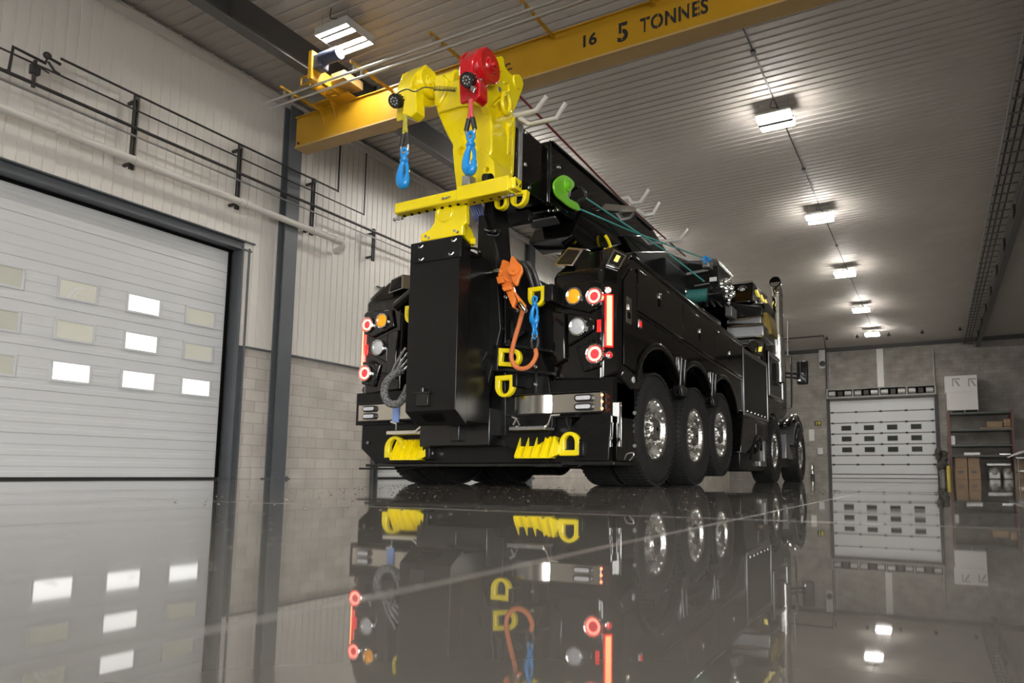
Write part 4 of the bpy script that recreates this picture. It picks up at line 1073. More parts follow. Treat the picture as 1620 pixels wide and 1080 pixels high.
claw(817, 882, 688, 724, 5.06, 'ribbed yellow claw wedge at the right'); claw(620, 672, 693, 727, 5.08, 'ribbed yellow claw wedge at the left')
# ---- fold-down steps
def step(px0, px1, py0, py1, Y, m, brk):
    a = ony(px0, py1, Y); b = ony(px1, py0, Y)
    bm = BM(); box(bm, a.x, b.x, Y, Y+.16, a.z, b.z-.004)
    for i in range(14): x0 = a.x+(b.x-a.x)*i/14; box(bm, x0+.004, x0+(b.x-a.x)/14-.004, Y-.002, Y+.02, b.z-.004, b.z+.004)
    o = obj('step', bm, m, TR, .002)
    for path in brk:
        bm = BM()
        pts = [ony(x, y, Y+.02) for x, y in path]; tube(bm, pts, .011, 6, flat=.5); obj('bracket', bm, 'chrome', o)
    return o
step(805, 862, 674, 680.5, 4.98, 'brushed_alu', [[(810, 659), (818, 662), (822, 672), (816, 674)], [(886, 656), (872, 657), (868, 670), (860, 677)], [(817, 662), (812, 672)]])
step(611, 657, 681, 687, 5.0, 'bone_step', [[(618, 667), (627, 670), (627, 680)], [(655, 684), (668, 673), (674, 672)], [(660, 686), (672, 678)]])
bm = BM(); tube(bm, [ony(896, 662, 5.1), ony(899, 672, 5.08), ony(902, 679, 5.08)], .014, 8); obj('chain_drop', bm, 'black_satin', TR)
a = ony(622, 640, 5.07); b = ony(631, 668, 5.07); o = obj('blue_strap', box(BM(), a.x, b.x, 5.06, 5.075, b.z, a.z), 'pearl_blue', TR, .003)

# ---- folded underlift mast at the rear, left of centre
MX0, MX1, MY = -4.085, -3.545, 4.50
bm = BM()
prism(bm, [(MX0, MY, .635), (MX0, MY+.16, .52), (MX0, MY+.16, 2.10), (MX0, MY, 2.135)], (MX1-MX0, 0, 0))
mast = obj('folded_mast', bm, 'black_steel', TR, .006)
mz = Z(630, 360, 6.75)
bm = BM(); pp = mz([(178, 175), (685, 80), (672, 310), (165, 385)]); obj('end_plate', prism(bm, PY(pp, MY-.001), (0, -.008, 0)), 'black_steel', mast, .003)
bm = BM()
for (x, y) in ((240, 205), (595, 135), (245, 340), (565, 280)):
    c = ony(*mz([(x, y)])[0], MY-.010)
    tube(bm, [c+Vector((-.025, 0, .008)), c+Vector((-.015, -.006, -.008)), c+Vector((.01, -.006, -.010)), c+Vector((.028, 0, .010))], .006, 8)
obj('weld_slot', bm, 'brushed_alu', mast)
c = ony(671, 632, MY); bm = BM(); box(bm, c.x-.065, c.x+.065, MY-.03, MY, c.z-.055, c.z+.055); box(bm, c.x-.085, c.x+.085, MY-.04, MY, c.z+.05, c.z+.065); cyl(bm, (c.x, MY-.02, c.z+.06), (c.x, MY-.02, c.z+.10), .02, 12)
obj('socket', bm, 'black_satin', mast, .004)
a = ony(672, 657, MY+.05); bm = BM(); 
obj('bottom_slot', prism(BM(), [(-3.93, 4.53, .607), (-3.72, 4.53, .607), (-3.72, 4.60, .558), (-3.93, 4.60, .558)], (0, -.002, -.006)), 'void_black', mast)
# thick side frame of the mast and its outer sleeve
bm = BM()
box(bm, MX0+.03, MX1-.01, MY+.16, 5.0, .55, 2.05)
obj('mast_core', bm, 'black_steel', TR, .008)
cz = Z(660, 200, 5.4)
bm = BM()
prism(bm, PY([(757, 340), (766, 340), (784, 395), (792, 520), (760, 660), (745, 660)], 4.97), (0, .06, 0))
obj('sleeve_front_plate', bm, 'black_steel', TR, .006)
bm = BM(); prism(bm, PY([(768, 310), (779, 310), (786, 400), (800, 470), (800, 690), (742, 690), (745, 500)], 5.10), (0, .25, 0))
obj('column_sleeve', bm, 'black_steel', TR, .01)
# brace ribs on the mast side
bm = BM()
for pts in ([(728, 428), (744, 520), (748, 520), (731, 426)], [(757, 580), (771, 555), (772, 560), (758, 587)], [(741, 425), (745, 423), (743, 460), (740, 462)]):
    prism(bm, PY(pts, 4.90), (0, -.02, 0))
obj('brace_rib', bm, 'black_satin', TR, .002)
bm = BM(); c = ony(748, 618, 4.93); lathe(bm, c, (.35, -1, 0), [(0, .07), (.02, .07), (.026, .06), (.018, .035), (.03, .03), (.034, .008)], 28); obj('pivot_cap', bm, 'black_paint', TR)
bm = BM(); tube(bm, smooth_path([ony(737, 392, 4.6), ony(752, 393, 4.58), ony(760, 400, 4.6), ony(757, 407, 4.65), ony(744, 405, 4.68)], 6), .012, 8); obj('shackle', bm, 'black_paint', TR); bm = BM()
tube(bm, smooth_path([ony(768, 362, 4.95), ony(778, 365, 4.9), ony(790, 366, 4.92), ony(788, 372, 4.95), ony(772, 370, 4.98)], 6), .016, 8); sphere(bm, ony(783, 366, 4.9), .025)
obj('shackle', bm, 'black_paint', TR)
# rear frame behind it all
bm = BM(); box(bm, -4.55, -3.02, 5.25, 5.75, .60, 1.75); box(bm, -4.35, -3.3, 5.35, 6.4, 1.5, 1.95)
obj('rear_frame', bm, 'black_steel', TR, .01)
bm = BM(); box(bm, -4.35, -3.55, 5.0, 5.25, .36, .70); box(bm, -3.95, -3.85, 4.95, 5.2, .40, .68); obj('receiver_block', bm, 'black_satin', TR, .01)
# ear plates with rounded lugs to the right of the mast
ear = Z(760, 380, 4.908)
e1 = ear([(100, 160), (120, 80), (180, 45), (250, 60), (320, 180), (340, 320), (345, 560), (330, 640), (350, 860), (110, 860)])
e2 = ear([(300, 160), (340, 150), (380, 190), (420, 300), (470, 340), (560, 360), (560, 720), (500, 860), (300, 860)])
bm = BM(); prism(bm, rnd(PY([(792, 440), (796, 416), (806, 408), (822, 412), (834, 432), (846, 470), (856, 560), (868, 600), (868, 690), (792, 690)], 5.12)), (0, .06, 0)); obj('ear_plate', bm, 'black_steel', TR, .01)
bm = BM(); prism(bm, PY([(832, 418), (840, 420), (848, 440), (858, 455), (878, 460), (878, 620), (842, 620), (836, 520)], 5.22), (0, .05, 0)); obj('ear_plate', bm, 'black_steel', TR, .01)
bm = BM()
for pts in ([(785, 540), (872, 553), (872, 557), (784, 545)], [(800, 540), (828, 522), (830, 526), (806, 544)], [(782, 580), (875, 588), (875, 593), (782, 585)], [(808, 508), (812, 508), (812, 540), (807, 540)], [(788, 480), (791, 480), (790, 545), (787, 545)], [(846, 585), (850, 585), (848, 625), (845, 625)]):
    prism(bm, PY(pts, 5.06), (0, .06, 0))
obj('weld_flange', bm, 'black_satin', TR, .002)
bm = BM()
for (px, py) in ((848, 608), (848, 580), (796, 520), (762, 506), (800, 470), (780, 470), (739, 650), (725, 652), (818, 664), (770, 640)): bolt(bm, ony(px, py, 5.03), (0, -1, 0), .012, .02)
obj('bolt', bm, 'cast_chrome', TR)
bm = BM(); 
for dx in (0, 9): tube(bm, smooth_path([ony(816+dx, 418, 5.05), ony(826+dx, 416, 5.0), ony(834+dx, 426, 4.98), ony(842+dx, 450, 5.02), ony(846+dx, 470, 5.08)], 6), .022, 10)
obj('black_sling', bm, 'black_rubber', TR)
obj('cross_pin', cyl(BM(), ony(771, 432, 4.92), ony(792, 426, 4.92), .014, 12), 'chrome', TR)
# hydraulic hose bundles
bm = BM()
for i in range(5):
    x = 744+i*4; tube(bm, smooth_path([ony(x+3, 308, 5.05), ony(x, 322, 5.03), ony(x+4, 338, 5.05), ony(x+10, 350, 5.08)], 6), .011, 8)
obj('hose_bundle', bm, 'hose_blue', TR)
bm = tube(BM(), smooth_path([ony(636, 585, 4.75), ony(624, 592, 4.75), ony(612, 604, 4.75), ony(608, 622, 4.75), ony(615, 637, 4.75), ony(630, 638, 4.76), ony(641, 624, 4.78), ony(646, 610, 4.8)], 8), .036, 14)
obj('sleeved_hose', bm, 'hose_sleeve', TR)
bm = BM()
for (a, b, c2) in (((620, 590), (628, 572), (642, 550)), ((624, 590), (633, 575), (645, 558)), ((628, 590), (636, 580), (646, 568)), ((632, 590), (640, 584), (648, 576))):
    tube(bm, smooth_path([ony(*a, 4.75), ony(*b, 4.74), ony(*c2, 4.78)], 5), .012, 8)
obj('hose_fitting', bm, 'brushed_alu', TR)
bm = cyl(BM(), ony(627, 486, 5.1), ony(656, 460, 5.1), .05, 16); obj('chrome_ram', bm, 'black_paint', TR)
obj('chrome_rod', cyl(BM(), ony(626, 480, 5.08), ony(654, 456, 5.08), .022, 12), 'chrome', TR)

# ---- T-shaped yellow crossbar head on top of the folded mast
za = Z(660, 200, 5.4); zb = Z(560, 280, 4.153)
hd_ = obj('crossbar_base', prism(BM(), PY(zb([(437, 425), (437, 375), (495, 345), (525, 300), (535, 190), (525, 170), (700, 125), (735, 160), (738, 300), (712, 320), (712, 378)]), 4.50), (0, .05, 0)), 'yellow_paint', TR, .008)
bm = BM(); s_ = PY(zb([(712, 378), (712, 140), (738, 160), (738, 300), (775, 345), (795, 400), (795, 455)]), 4.50)
# side web of the base, running back along the mast
prism(bm, [onx(a, b, MX1) for a, b in zb([(712, 378), (708, 200), (738, 190), (740, 300), (775, 345), (795, 400), (795, 455)])], (-.03, 0, 0))
prism(bm, PY(zb([(437, 425), (437, 385), (795, 400), (795, 440)]), 4.66), (0, .02, 0))
obj('base_side_web', bm, 'yellow_paint', hd_, .006)
c = ony(704, 337, 4.50); bm = BM(); lathe(bm, c, (0, -1, 0), [(-.01, .082), (.006, .082), (.010, .076), (.004, .070), (.004, .01)], 36); obj('base_boss', bm, 'yellow_paint', hd_)
bm = BM()
for (x, y) in ((470, 388), (660, 350), (490, 398), (680, 360)):
    c = ony(*zb([(x, y)])[0], 4.497); lathe(bm, c, (0, -1, 0), [(0, .014), (.004, .012)], 12)
obj('base_bolt', bm, 'cast_chrome', hd_)
# crossbar tubes
a = ony(624, 318.5, 4.44); b = ony(632, 340, 4.44)
def bar(px0, pt0, pb0, px1, pt1, pb1, Y0, Y1, m='yellow_paint', name='crossbar'):
    A0 = ony(px0, pt0, Y0); A1 = ony(px1, pt1, Y0); B0 = ony(px0, pb0, Y0); B1 = ony(px1, pb1, Y0)
    zt = (A0.z+A1.z)/2; zbm = (B0.z+B1.z)/2
    return A0.x, A1.x, zbm, zt
x0, x1, zl, zh = bar(624, 319, 334, 812, 281, 303, 4.42, 4.5)
bm = BM(); box(bm, x0, x1, 4.42, 4.53, zl+.004, zh); cb = obj('crossbar', bm, 'yellow_paint', TR, .012)
bm = BM(); xs0 = ony(722, 310, 4.41).x; box(bm, xs0, x1-.04, 4.405, 4.545, zl-.012, zh+.014); obj('sleeve', bm, 'yellow_paint', cb, .008)
bm = BM()
for k in range(14): 
    xx = x0+.06+k*.085
    if xx < x1-.05: cyl(bm, (xx, 4.49, zl-.008 if xx < xs0 else zl-.014), (xx, 4.49, zl+.01), .013, 10)
obj('pin_hole', bm, 'void_black', cb)
bm = BM(); box(bm, x1-.005, x1+.012, 4.43, 4.53, zl+.005, zh); obj('end_cap', bm, 'yellow_paint', cb, .004)
bm = BM(); prism(bm, [(x1+.011, 4.44, zh-.02), (x1+.011, 4.47, zh-.06), (x1+.011, 4.45, zl+.03)], (.003, 0, 0)); prism(bm, [(x1+.011, 4.52, zh-.02), (x1+.011, 4.49, zh-.06), (x1+.011, 4.51, zl+.03)], (.003, 0, 0)); obj('end_cutout', bm, 'void_black', cb)
bm = BM()
for (px, py) in ((804, 306), (630, 343)):
    c = ony(px, py, 4.46); cyl(bm, c+Vector((0, 0, .05)), c-Vector((0, 0, .03)), .012, 10); cyl(bm, c+Vector((-.045, 0, -.015)), c+Vector((.045, 0, -.02)), .010, 8)
    for s in (-1, 1): sphere(bm, c+Vector((s*.045, 0, -.018)), .016, 8)
c = ony(708, 313, 4.405); cyl(bm, c+Vector((-.04, -.004, 0)), c+Vector((.04, -.01, .004)), .006, 8); sphere(bm, c+Vector((-.045, -.006, 0)), .012, 8)
obj('locking_pin', bm, 'chrome', cb)

# ---- main boom
BXR, BXL = -3.40, -3.80
zc = Z(780, 140, 3.856)
def boomside(pts, x0, x1, name, m='black_paint', bev=.01, par=None):
    return obj(name, prism(BM(), PX_(pts, x0), (x1-x0, 0, 0)), m, par or TR, bev)
P1 = [onx(818, 190, BXR), onx(866, 236, BXR), onx(866, 306, BXR), onx(824, 300, BXR)]
bz0, bz1 = 2.83, 3.43
bo = obj('boom_tip_section', box(BM(), -4.0, BXR-.02, 5.15, 5.85, bz0+.0, bz1), 'black_paint', TR, .012)
bm = BM(); box(bm, BXR-.02, BXR-.005, 5.18, 5.24, bz0+.05, bz1-.02); box(bm, BXR-.02, BXR-.008, 5.12, 5.26, bz1-.06, bz1+.02); obj('tip_flange', bm, 'galvanised', bo, .004)
bo2 = obj('boom_outer_section', prism(BM(), [(BXR+.02, 5.68, bz0), (BXR+.02, 5.68, bz1+.05), (BXR+.02, 8.6, bz1+.06), (BXR+.02, 9.4, bz1-.15), (BXR+.02, 9.4, bz0-.26), (BXR+.02, 7.3, bz0-.10), (BXR+.02, 6.2, bz0)], (BXL-BXR-.02, 0, 0)), 'black_paint', TR, .012)
bm = BM(); box(bm, BXR+.02, BXR+.032, 5.69, 5.73, bz0, bz1+.06); box(bm, BXR+.0, BXR+.05, 5.72, 8.5, bz1+.045, bz1+.065); obj('weld_bead', bm, 'black_satin', bo2, .003)
a = ony(860, 340, 6.0); b = ony(900, 331, 6.0); obj('underside_plate', prism(BM(), [(-3.78, 5.95, 2.80), (-3.45, 5.95, 2.80), (-3.45, 6.05, 2.76), (-3.78, 6.05, 2.76)], (0, .0, -.02)), 'brushed_alu', bo2, .004)
# boom lift yoke and heel
bm = BM(); prism(bm, PX_([(925, 327), (1003, 330), (1010, 352), (1000, 385), (960, 392), (925, 392), (905, 372)], BXR+.06), (-.55, 0, 0)); obj('boom_heel', bm, 'black_paint', TR, .015)
bm = BM(); prism(bm, PX_([(958, 322), (1003, 326), (1008, 332), (1000, 335), (950, 332)], BXR+.12), (-.6, 0, 0)); obj('heel_cap', bm, 'stainless', TR, .006)
bm = BM(); prism(bm, PX_([(985, 372), (1022, 372), (1068, 480), (1046, 480)], BXR+.10), (-.10, 0, 0)); prism(bm, PX_([(985, 372), (1022, 372), (1068, 480), (1046, 480)], BXL+.1), (.10, 0, 0)); obj('lift_arm', bm, 'black_paint', TR, .01)
bm = BM(); cyl(bm, onx(905, 350, -3.55), onx(1010, 432, -3.55), .08, 20); obj('lift_cylinder', bm, 'black_satin', TR)
bm = BM(); cyl(bm, ony(892, 400, 6.4), ony(905, 412, 6.4), .05, 12); prism(bm, PY([(888, 395), (898, 388), (925, 400), (930, 410), (905, 414)], 6.5), (0, .2, 0)); obj('outrigger_bracket', bm, 'black_steel', TR, .006)
obj('outrigger_foot', prism(BM(), PY([(893, 409), (907, 407), (909, 420), (895, 419)], 6.45), (0, .08, 0)), 'yellow_paint', TR, .004)
# bolts along the boom side
bm = BM()
for (px, py) in zc([(200, 270), (195, 465), (220, 605), (400, 480), (340, 745), (370, 745), (395, 740), (560, 815)]): bolt(bm, onx(px, py, BXR+.02), (1, 0, 0), .016, .016)
obj('boom_bolt', bm, 'cast_chrome', TR)
# work-light bar under the boom tip
bm = BM(); p0 = ony(797, 340, 5.6); p1 = ony(838, 350, 5.6); box(bm, p0.x, p1.x, 5.58, 5.66, p1.z, p0.z); cyl(bm, ony(778, 338, 5.6), ony(800, 340, 5.6), .012, 8)
obj('boom_light_bar', bm, 'black_satin', TR, .008)
# yellow tow eyes under the boom tip
eye(781, 302, 801, 333, 5.00, .06, t=.06, ratio=.55, lab='yellow eye under the boom head, left one'); eye(806, 298, 832, 329, 5.02, -.12, t=.06, ratio=.55, lab='yellow eye under the boom head, right one')

# ---- steel J-bars for carrying chains
def jbar(pts, Y, r=.013, X1=None, name='chain_hanger'):
    P = [ony(a, b, Y) for a, b in pts]
    return obj(name, tube(BM(), P, r*1.15, 10), 'bar_steel', TR)
jbar([(812, 184), (848, 175), (865, 152)], 5.10, .020); jbar([(822, 187), (838, 197), (880, 187), (895, 163)], 5.12, .020)
jbar([(955, 320), (995, 313), (1001, 322), (1013, 320), (1027, 300)], 7.9, .025); jbar([(1008, 332), (1020, 341), (1033, 339), (1044, 320)], 7.9, .025)
jbar([(1024, 391), (1032, 385), (1077, 378), (1089, 362)], 8.8, .025)

# ---- rotator turret, winches and gear behind the boom
bm = prism(BM(), PX_([(1003, 398), (1029, 397), (1053, 397), (1090, 411.5), (1114, 409.5), (1134, 407), (1139, 417), (1158, 437), (1153, 443), (1153, 480), (1100, 480), (1060, 455), (1030, 440)], -3.1), (-.8, 0, 0))
tu = obj('turret_housing', bm, 'black_steel', TR, .02)
bm = BM(); tube(bm, PX_([(1136, 414), (1158, 437)], -3.08), .02, 8); obj('housing_rail', bm, 'stainless', tu)
bm = BM(); box(bm, -4.7, -2.9, 8.6, 10.2, 1.9, 2.5); box(bm, -3.9, -3.0, 8.0, 8.8, 1.9, 2.9); obj('turret_base', bm, 'black_steel', TR, .02)
bm = BM(); prism(bm, PY([(1048, 412), (1135, 420), (1138, 462), (1125, 468), (1060, 470)], 9.2), (0, .05, 0)); obj('winch_frame', bm, 'black_steel', TR, .008)
bm = BM()
for pts in ([(1078, 433), (1120, 424), (1120, 428), (1078, 437)], [(1098, 451), (1122, 447), (1122, 449), (1098, 453)], [(1044, 425), (1062, 445), (1060, 447), (1042, 428)]): prism(bm, PY(pts, 9.14), (0, .05, 0))
obj('frame_edge', bm, 'galvanised', TR, .003)
a = ony(1088, 469, 9.0); b = ony(1123, 466, 9.0)
wd = obj('winch_drum', lathe(BM(), a, b-a, [(0, .04), (0, .105), (.012, .105)] + [(.012+.0105*k, .088+(.006 if k % 2 else 0)) for k in range(1, int(((b-a).length-.02)/.0105))] + [((b-a).length, .09)], 28), 'drum_teal', TR)
obj('drum_flange', lathe(BM(), b, b-a, [(0, .12), (.03, .12), (.03, .06), (.10, .06), (.10, .09), (.20, .09)], 28), 'black_satin', wd)
a = ony(1123, 446, 9.1); b = ony(1134, 438, 9.1); obj('white_plate', box(BM(), a.x, b.x, 9.08, 9.1, a.z, b.z), 'plain_white', TR, .003)
a = ony(1114, 426, 9.1); b = ony(1125, 412, 9.1); obj('grey_cap', box(BM(), a.x, b.x, 9.0, 9.2, a.z, b.z), 'galvanised', TR, .01)
bm = BM()
for k in range(26):
    c = ony(random.uniform(1140, 1160), random.uniform(445, 480), 9.3+random.uniform(-.1, .1)); sphere(bm, c, random.uniform(.02, .05), 8)
obj('valve_bank', bm, 'cast_chrome', TR); bm = BM()
for k in range(8):
    c = ony(1068+random.uniform(0, 16), random.uniform(450, 470), 8.9); sphere(bm, c, random.uniform(.02, .05), 8)
vb = obj('valve_bank', bm, 'cast_chrome', TR)
bm = BM()
for k in range(12):
    a = ony(1070+k*6, 440+random.uniform(0, 30), 9.3); b = ony(1075+k*7+random.uniform(-6, 6), 485, 9.4); c = (a+b)/2+Vector((random.uniform(-.1, .1), 0, 0)); tube(bm, smooth_path([a, c, b], 5), .018, 8)
obj('hose_run', bm, 'black_rubber', TR)
# ---- headache-rack light pod and aluminium boxes
XG = -2.62
def gx(pts): return PX_(pts, XG)
yq = onx(1191, 445, XG).y
bm = BM()
pr = PX_([(1191, 444), (1214, 470), (1212, 488), (1206, 494), (1196, 479), (1189, 478)], XG)
prism(bm, pr, (-.95, 0, 0))
lp = obj('rack_light_pod', bm, 'black_paint', TR, .04, seg=3)
tz = onx(1191, 444.5, XG)
bm = BM(); tube(bm, [tz+Vector((-.92, -.01, -.01)), tz+Vector((-.02, -.01, -.01)), onx(1213, 470, XG)+Vector((0, 0, .0))], .022, 10); obj('chrome_trim', bm, 'stainless', lp)
c = ony(1175, 461, tz.y-.02)
c.y = tz.y-.0
obj('work_lamp', lathe(BM(), c, (0, -1, 0), [(0, .10), (.03, .10), (.04, .085), (.03, .07)], 24), 'chrome', TR)
obj('work_lamp_lens', lathe(BM(), c, (0, -1, 0), [(.02, .075), (.045, .05), (.05, .01)], 24), 'lens_clear', TR)
for (px, py) in ((1199, 463), (1206, 471), (1212, 478)):
    p = onx(px, py, XG+.004); bm = BM(); prism(bm, [p+Vector((0, -.10, .03)), p+Vector((0, .06, -.02)), p+Vector((0, .06, -.06)), p+Vector((0, -.10, -.01))], (.02, 0, 0)); obj('strobe_led', bm, 'lens_yellow_led', lp)
bm = BM(); prism(bm, PX_([(1195, 480), (1206, 492), (1204, 495), (1192, 483)], XG+.02), (.01, 0, 0)); obj('white_stripe', bm, 'lamp_housing', lp)
def gbox(px0, py0, px1, py1, X, w, name, m, bev=.015):
    a = onx(px0, py0, X); b = onx(px1, py1, X); y0 = a.y; return obj(name, box(BM(), X-w, X, a.y, a.y+1.1, min(a.z, b.z), max(a.z, b.z)), m, TR, bev)
Yt = 10.6
def ybox(pts, Y, d, name, m, bev=.012): return obj(name, prism(BM(), PY(pts, Y), (0, d, 0)), m, TR, bev)
ybox([(1150, 506), (1204, 499), (1204, 511), (1150, 513)], Yt, .8, 'aluminium_box', 'brushed_alu'); ybox([(1150, 517), (1208, 513), (1208, 532), (1165, 535), (1150, 524)], Yt-.1, .8, 'aluminium_box', 'brushed_alu')
bm = BM(); tube(bm, PY([(1155, 507), (1204, 500)], Yt-.02), .012, 8); tube(bm, PY([(1155, 517), (1208, 513)], Yt-.12), .014, 8); tube(bm, PY([(1160, 534), (1207, 531)], Yt-.12), .012, 8); obj('box_edge', bm, 'stainless', TR)
ybox([(1150, 478), (1205, 485), (1206, 498), (1150, 505)], Yt+.2, .5, 'rack_tray', 'black_satin')
bm = BM(); box(bm, XG-1.3, XG-.95, 10.9, 11.3, 1.9, 3.1); box(bm, -4.9, -4.6, 10.9, 11.3, 1.9, 3.1); box(bm, -4.9, XG-.9, 10.95, 11.25, 2.95, 3.1); obj('rack_post', bm, 'black_steel', TR, .01)
ybox([(1207, 494), (1214, 494), (1219, 508), (1221, 528), (1208, 530)], Yt+.3, .5, 'gold_guard', 'gold_mesh')
ybox([(1147, 484), (1158, 484), (1158, 500), (1147, 500)], Yt-.2, .3, 'grey_motor', 'galvanised')
# front shoulder pod with amber light
bm = BM(); prism(bm, PX_([(1183, 548), (1190, 536), (1203, 537), (1209, 542), (1204, 568), (1195, 562)], -2.42), (-.55, 0, 0)); fp = obj('shoulder_pod', bm, 'black_paint', TR, .02)
bm = BM(); prism(bm, PX_([(1199, 545), (1208, 543), (1204, 563), (1198, 560)], -2.415), (.01, 0, 0)); obj('pod_trim', bm, 'stainless', fp, .003)
bm = BM(); prism(bm, PX_([(1202, 549), (1205, 548), (1203.5, 556), (1200.5, 556)], -2.40), (.012, 0, 0)); obj('pod_led', bm, 'lens_yellow_led', fp)

# ---- side cabinet behind the cab, cab, fenders
XS = XRT
CY0, CY1 = 9.44, 11.02
for s in (1, -1):
    x = XRT if s > 0 else XLT
    bm = BM(); xx = sorted((x, x-s*.9)); box(bm, xx[0], xx[1], CY0, CY1, .93, 1.93)
    cab_ = obj('side_cabinet', bm, 'black_paint', TR, .01)
    bm = BM(); xx = sorted((x, x+s*.015))
    box(bm, *xx, CY0+.01, CY0+.05, .97, 1.92); box(bm, *xx, CY1-.05, CY1-.01, .97, 1.90); box(bm, *xx, CY0+.05, CY1-.05, 1.85, 1.91); box(bm, *xx, CY0+.05, CY1-.05, .96, 1.00)
    obj('cabinet_trim', bm, 'brushed_alu', cab_, .004)
    xx = sorted((x, x+s*.008)); obj('cabinet_panel', box(BM(), *xx, CY0+.05, CY1-.05, 1.0, 1.85), 'panel_dark', cab_)
    bm = BM()
    for k in range(6): yy = CY0+.2+k*.22; sphere(bm, (x+s*.012, yy, 1.025), .018, 8)
    obj('trim_rivet', bm, 'cast_chrome', cab_)
# lower side fairing and tanks under the cabinet
bm = BM(); prism(bm, [(XS, 9.44, .93), (XS, 11.0, .93), (XS, 11.0, .66), (XS, 10.2, .62), (XS, 9.5, .40), (XS, 9.30, .42)], (-.5, 0, 0)); obj('side_fairing', bm, 'black_paint', TR, .012)
bm = BM(); box(bm, XS-.6, XS-.06, 9.5, 11.0, .17, .62); obj('battery_box', bm, 'black_steel', TR, .02)
bm = BM(); prism(bm, [(XS-.02, 10.55, .25), (XS-.02, 10.95, .25), (XS-.02, 10.95, .75), (XS-.02, 10.85, .75), (XS-.02, 10.85, .33), (XS-.02, 10.55, .33)], (-.04, 0, 0)); obj('step_frame', bm, 'galvanised', TR, .006)
bm = BM(); sphere(bm, (XS-.03, 10.35, .55), .10, 16, (.5, 1, 1)); tube(bm, smooth_path([(XS-.02, 9.9, .35), (XS+.0, 10.1, .62), (XS+.0, 10.4, .70), (XS-.02, 10.6, .5)], 6), .022, 8)
for yy in (9.7, 9.95, 10.3): bolt(bm, (XS-.06, yy, .45), (1, 0, 0), .02, .02)
obj('air_line', bm, 'black_satin', TR)
obj('access_hatch', box(BM(), XS-.005, XS+.008, 10.2, 10.6, .72, .88), 'black_satin', TR, .004)
bm = BM(); box(bm, XLT+.06, XLT+.6, 9.5, 11.0, .2, .93); obj('tool_box', bm, 'black_steel', TR, .02)
# cab
bm = BM()
cabp = [(11.06, 1.05), (11.06, 2.95), (11.5, 3.05), (12.35, 2.98), (12.85, 2.15), (12.85, 1.25), (12.3, 1.05)]
prism(bm, [(XS-.03, y, z) for y, z in cabp], (XLT-XS+.06, 0, 0))
cb2 = obj('cab', bm, 'black_paint', TR, .05, seg=3)
for s in (1, -1):
    x = (XRT if s > 0 else XLT)-s*.03
    bm = BM(); xx = sorted((x, x+s*.025)); box(bm, *xx, 11.16, 12.34, 1.40, 2.17); dd = obj('cab_door', bm, 'black_paint', TR, .02)
    xx = sorted((x+s*.02, x+s*.038)); bm = BM()
    box(bm, *xx, 11.18, 11.22, 1.42, 2.15); box(bm, *xx, 12.28, 12.32, 1.42, 2.13); box(bm, *xx, 11.22, 12.28, 2.10, 2.15); box(bm, *xx, 11.22, 12.28, 1.42, 1.46)
    obj('door_trim', bm, 'brushed_alu', dd, .004)
    obj('door_window', box(BM(), *sorted((x+s*.02, x+s*.03)), 11.3, 12.2, 1.70, 2.08), 'smoked_glass', dd, .004)
    bm = BM(); tube(bm, smooth_path([(x+s*.02, 12.72, 1.35), (x+s*.09, 12.74, 1.36), (x+s*.10, 12.76, 1.5)], 4)+[Vector((x+s*.10, 12.8, 2.2))]+smooth_path([(x+s*.10, 12.8, 2.28), (x+s*.08, 12.8, 2.33), (x+s*.0, 12.78, 2.34)], 4), .018, 8); obj('grab_rail', bm, 'chrome', TR)
    # hood, fender and front wheel covers
    for (yc, zc_, r, m) in ((11.60, .525, .64, 'black_paint'), (14.02, .525, .66, 'fender_grey')):
        pts = [(x, yc+math.cos(math.radians(a))*r, zc_+math.sin(math.radians(a))*r) for a in range(8, 173, 12)]; pin = [(x, yc+math.cos(math.radians(a))*(r-.05), zc_+math.sin(math.radians(a))*(r-.05)) for a in range(8, 173, 12)]
        bm = BM(); rings = [[Vector(p), Vector(q), Vector(q)-Vector((s*.42, 0, 0)), Vector(p)-Vector((s*.42, 0, 0))] for p, q in zip(pts, pin)]
        loft(bm, rings); obj('wheel_fender', bm, m, TR, .01)
bm = BM()
hoodp = [(12.85, 1.10), (12.85, 2.02), (14.7, 1.72), (14.95, 1.3), (14.95, .62), (14.6, .60), (14.6, 1.10)]
prism(bm, [(XC+.62, y, z) for y, z in hoodp], (-1.24, 0, 0)); obj('hood', bm, 'black_paint', TR, .08, seg=3)
for s in (1, -1):
    x = XRT if s > 0 else XLT
    bm = BM(); rings = []
    for k in range(9):
        t = k/8; a = PI*t; rings.append([(x-s*.05-s*u, 13.15+1.55*t+(0), 1.06+.28*math.sin(a)*math.cos(u*1.9)) for u in (0, .15, .3, .45, .6, .75)])
    loft(bm, rings, False, False); o = obj('fender_top', bm, 'black_paint', TR); sm = o.modifiers.new('solid', 'SOLIDIFY'); sm.thickness = .03
bm = BM(); box(bm, XLT+.1, XRT-.1, 14.9, 15.05, .35, .72); obj('front_bumper', bm, 'chrome', TR, .02)
bm = BM(); prism(bm, [(XS-.02, 12.55, .42), (XS-.02, 12.62, .86), (XS-.02, 13.25, .42)], (-.35, 0, 0)); st = obj('cab_step', bm, 'brushed_alu', TR, .006)
bm = BM()
for k in range(22): sphere(bm, (XS-.3+random.uniform(-.05, .2), random.uniform(12.55, 12.9), random.uniform(.85, 1.5)), random.uniform(.015, .04), 8)
obj('perforated_guard', bm, 'cast_chrome', TR)
bm = BM(); box(bm, XS-.7, XS-.1, 12.3, 13.2, .25, .42); box(bm, XS-1, XS-.3, 12.45, 13.2, .42, 1.3); obj('cab_step_box', bm, 'black_steel', TR, .02)
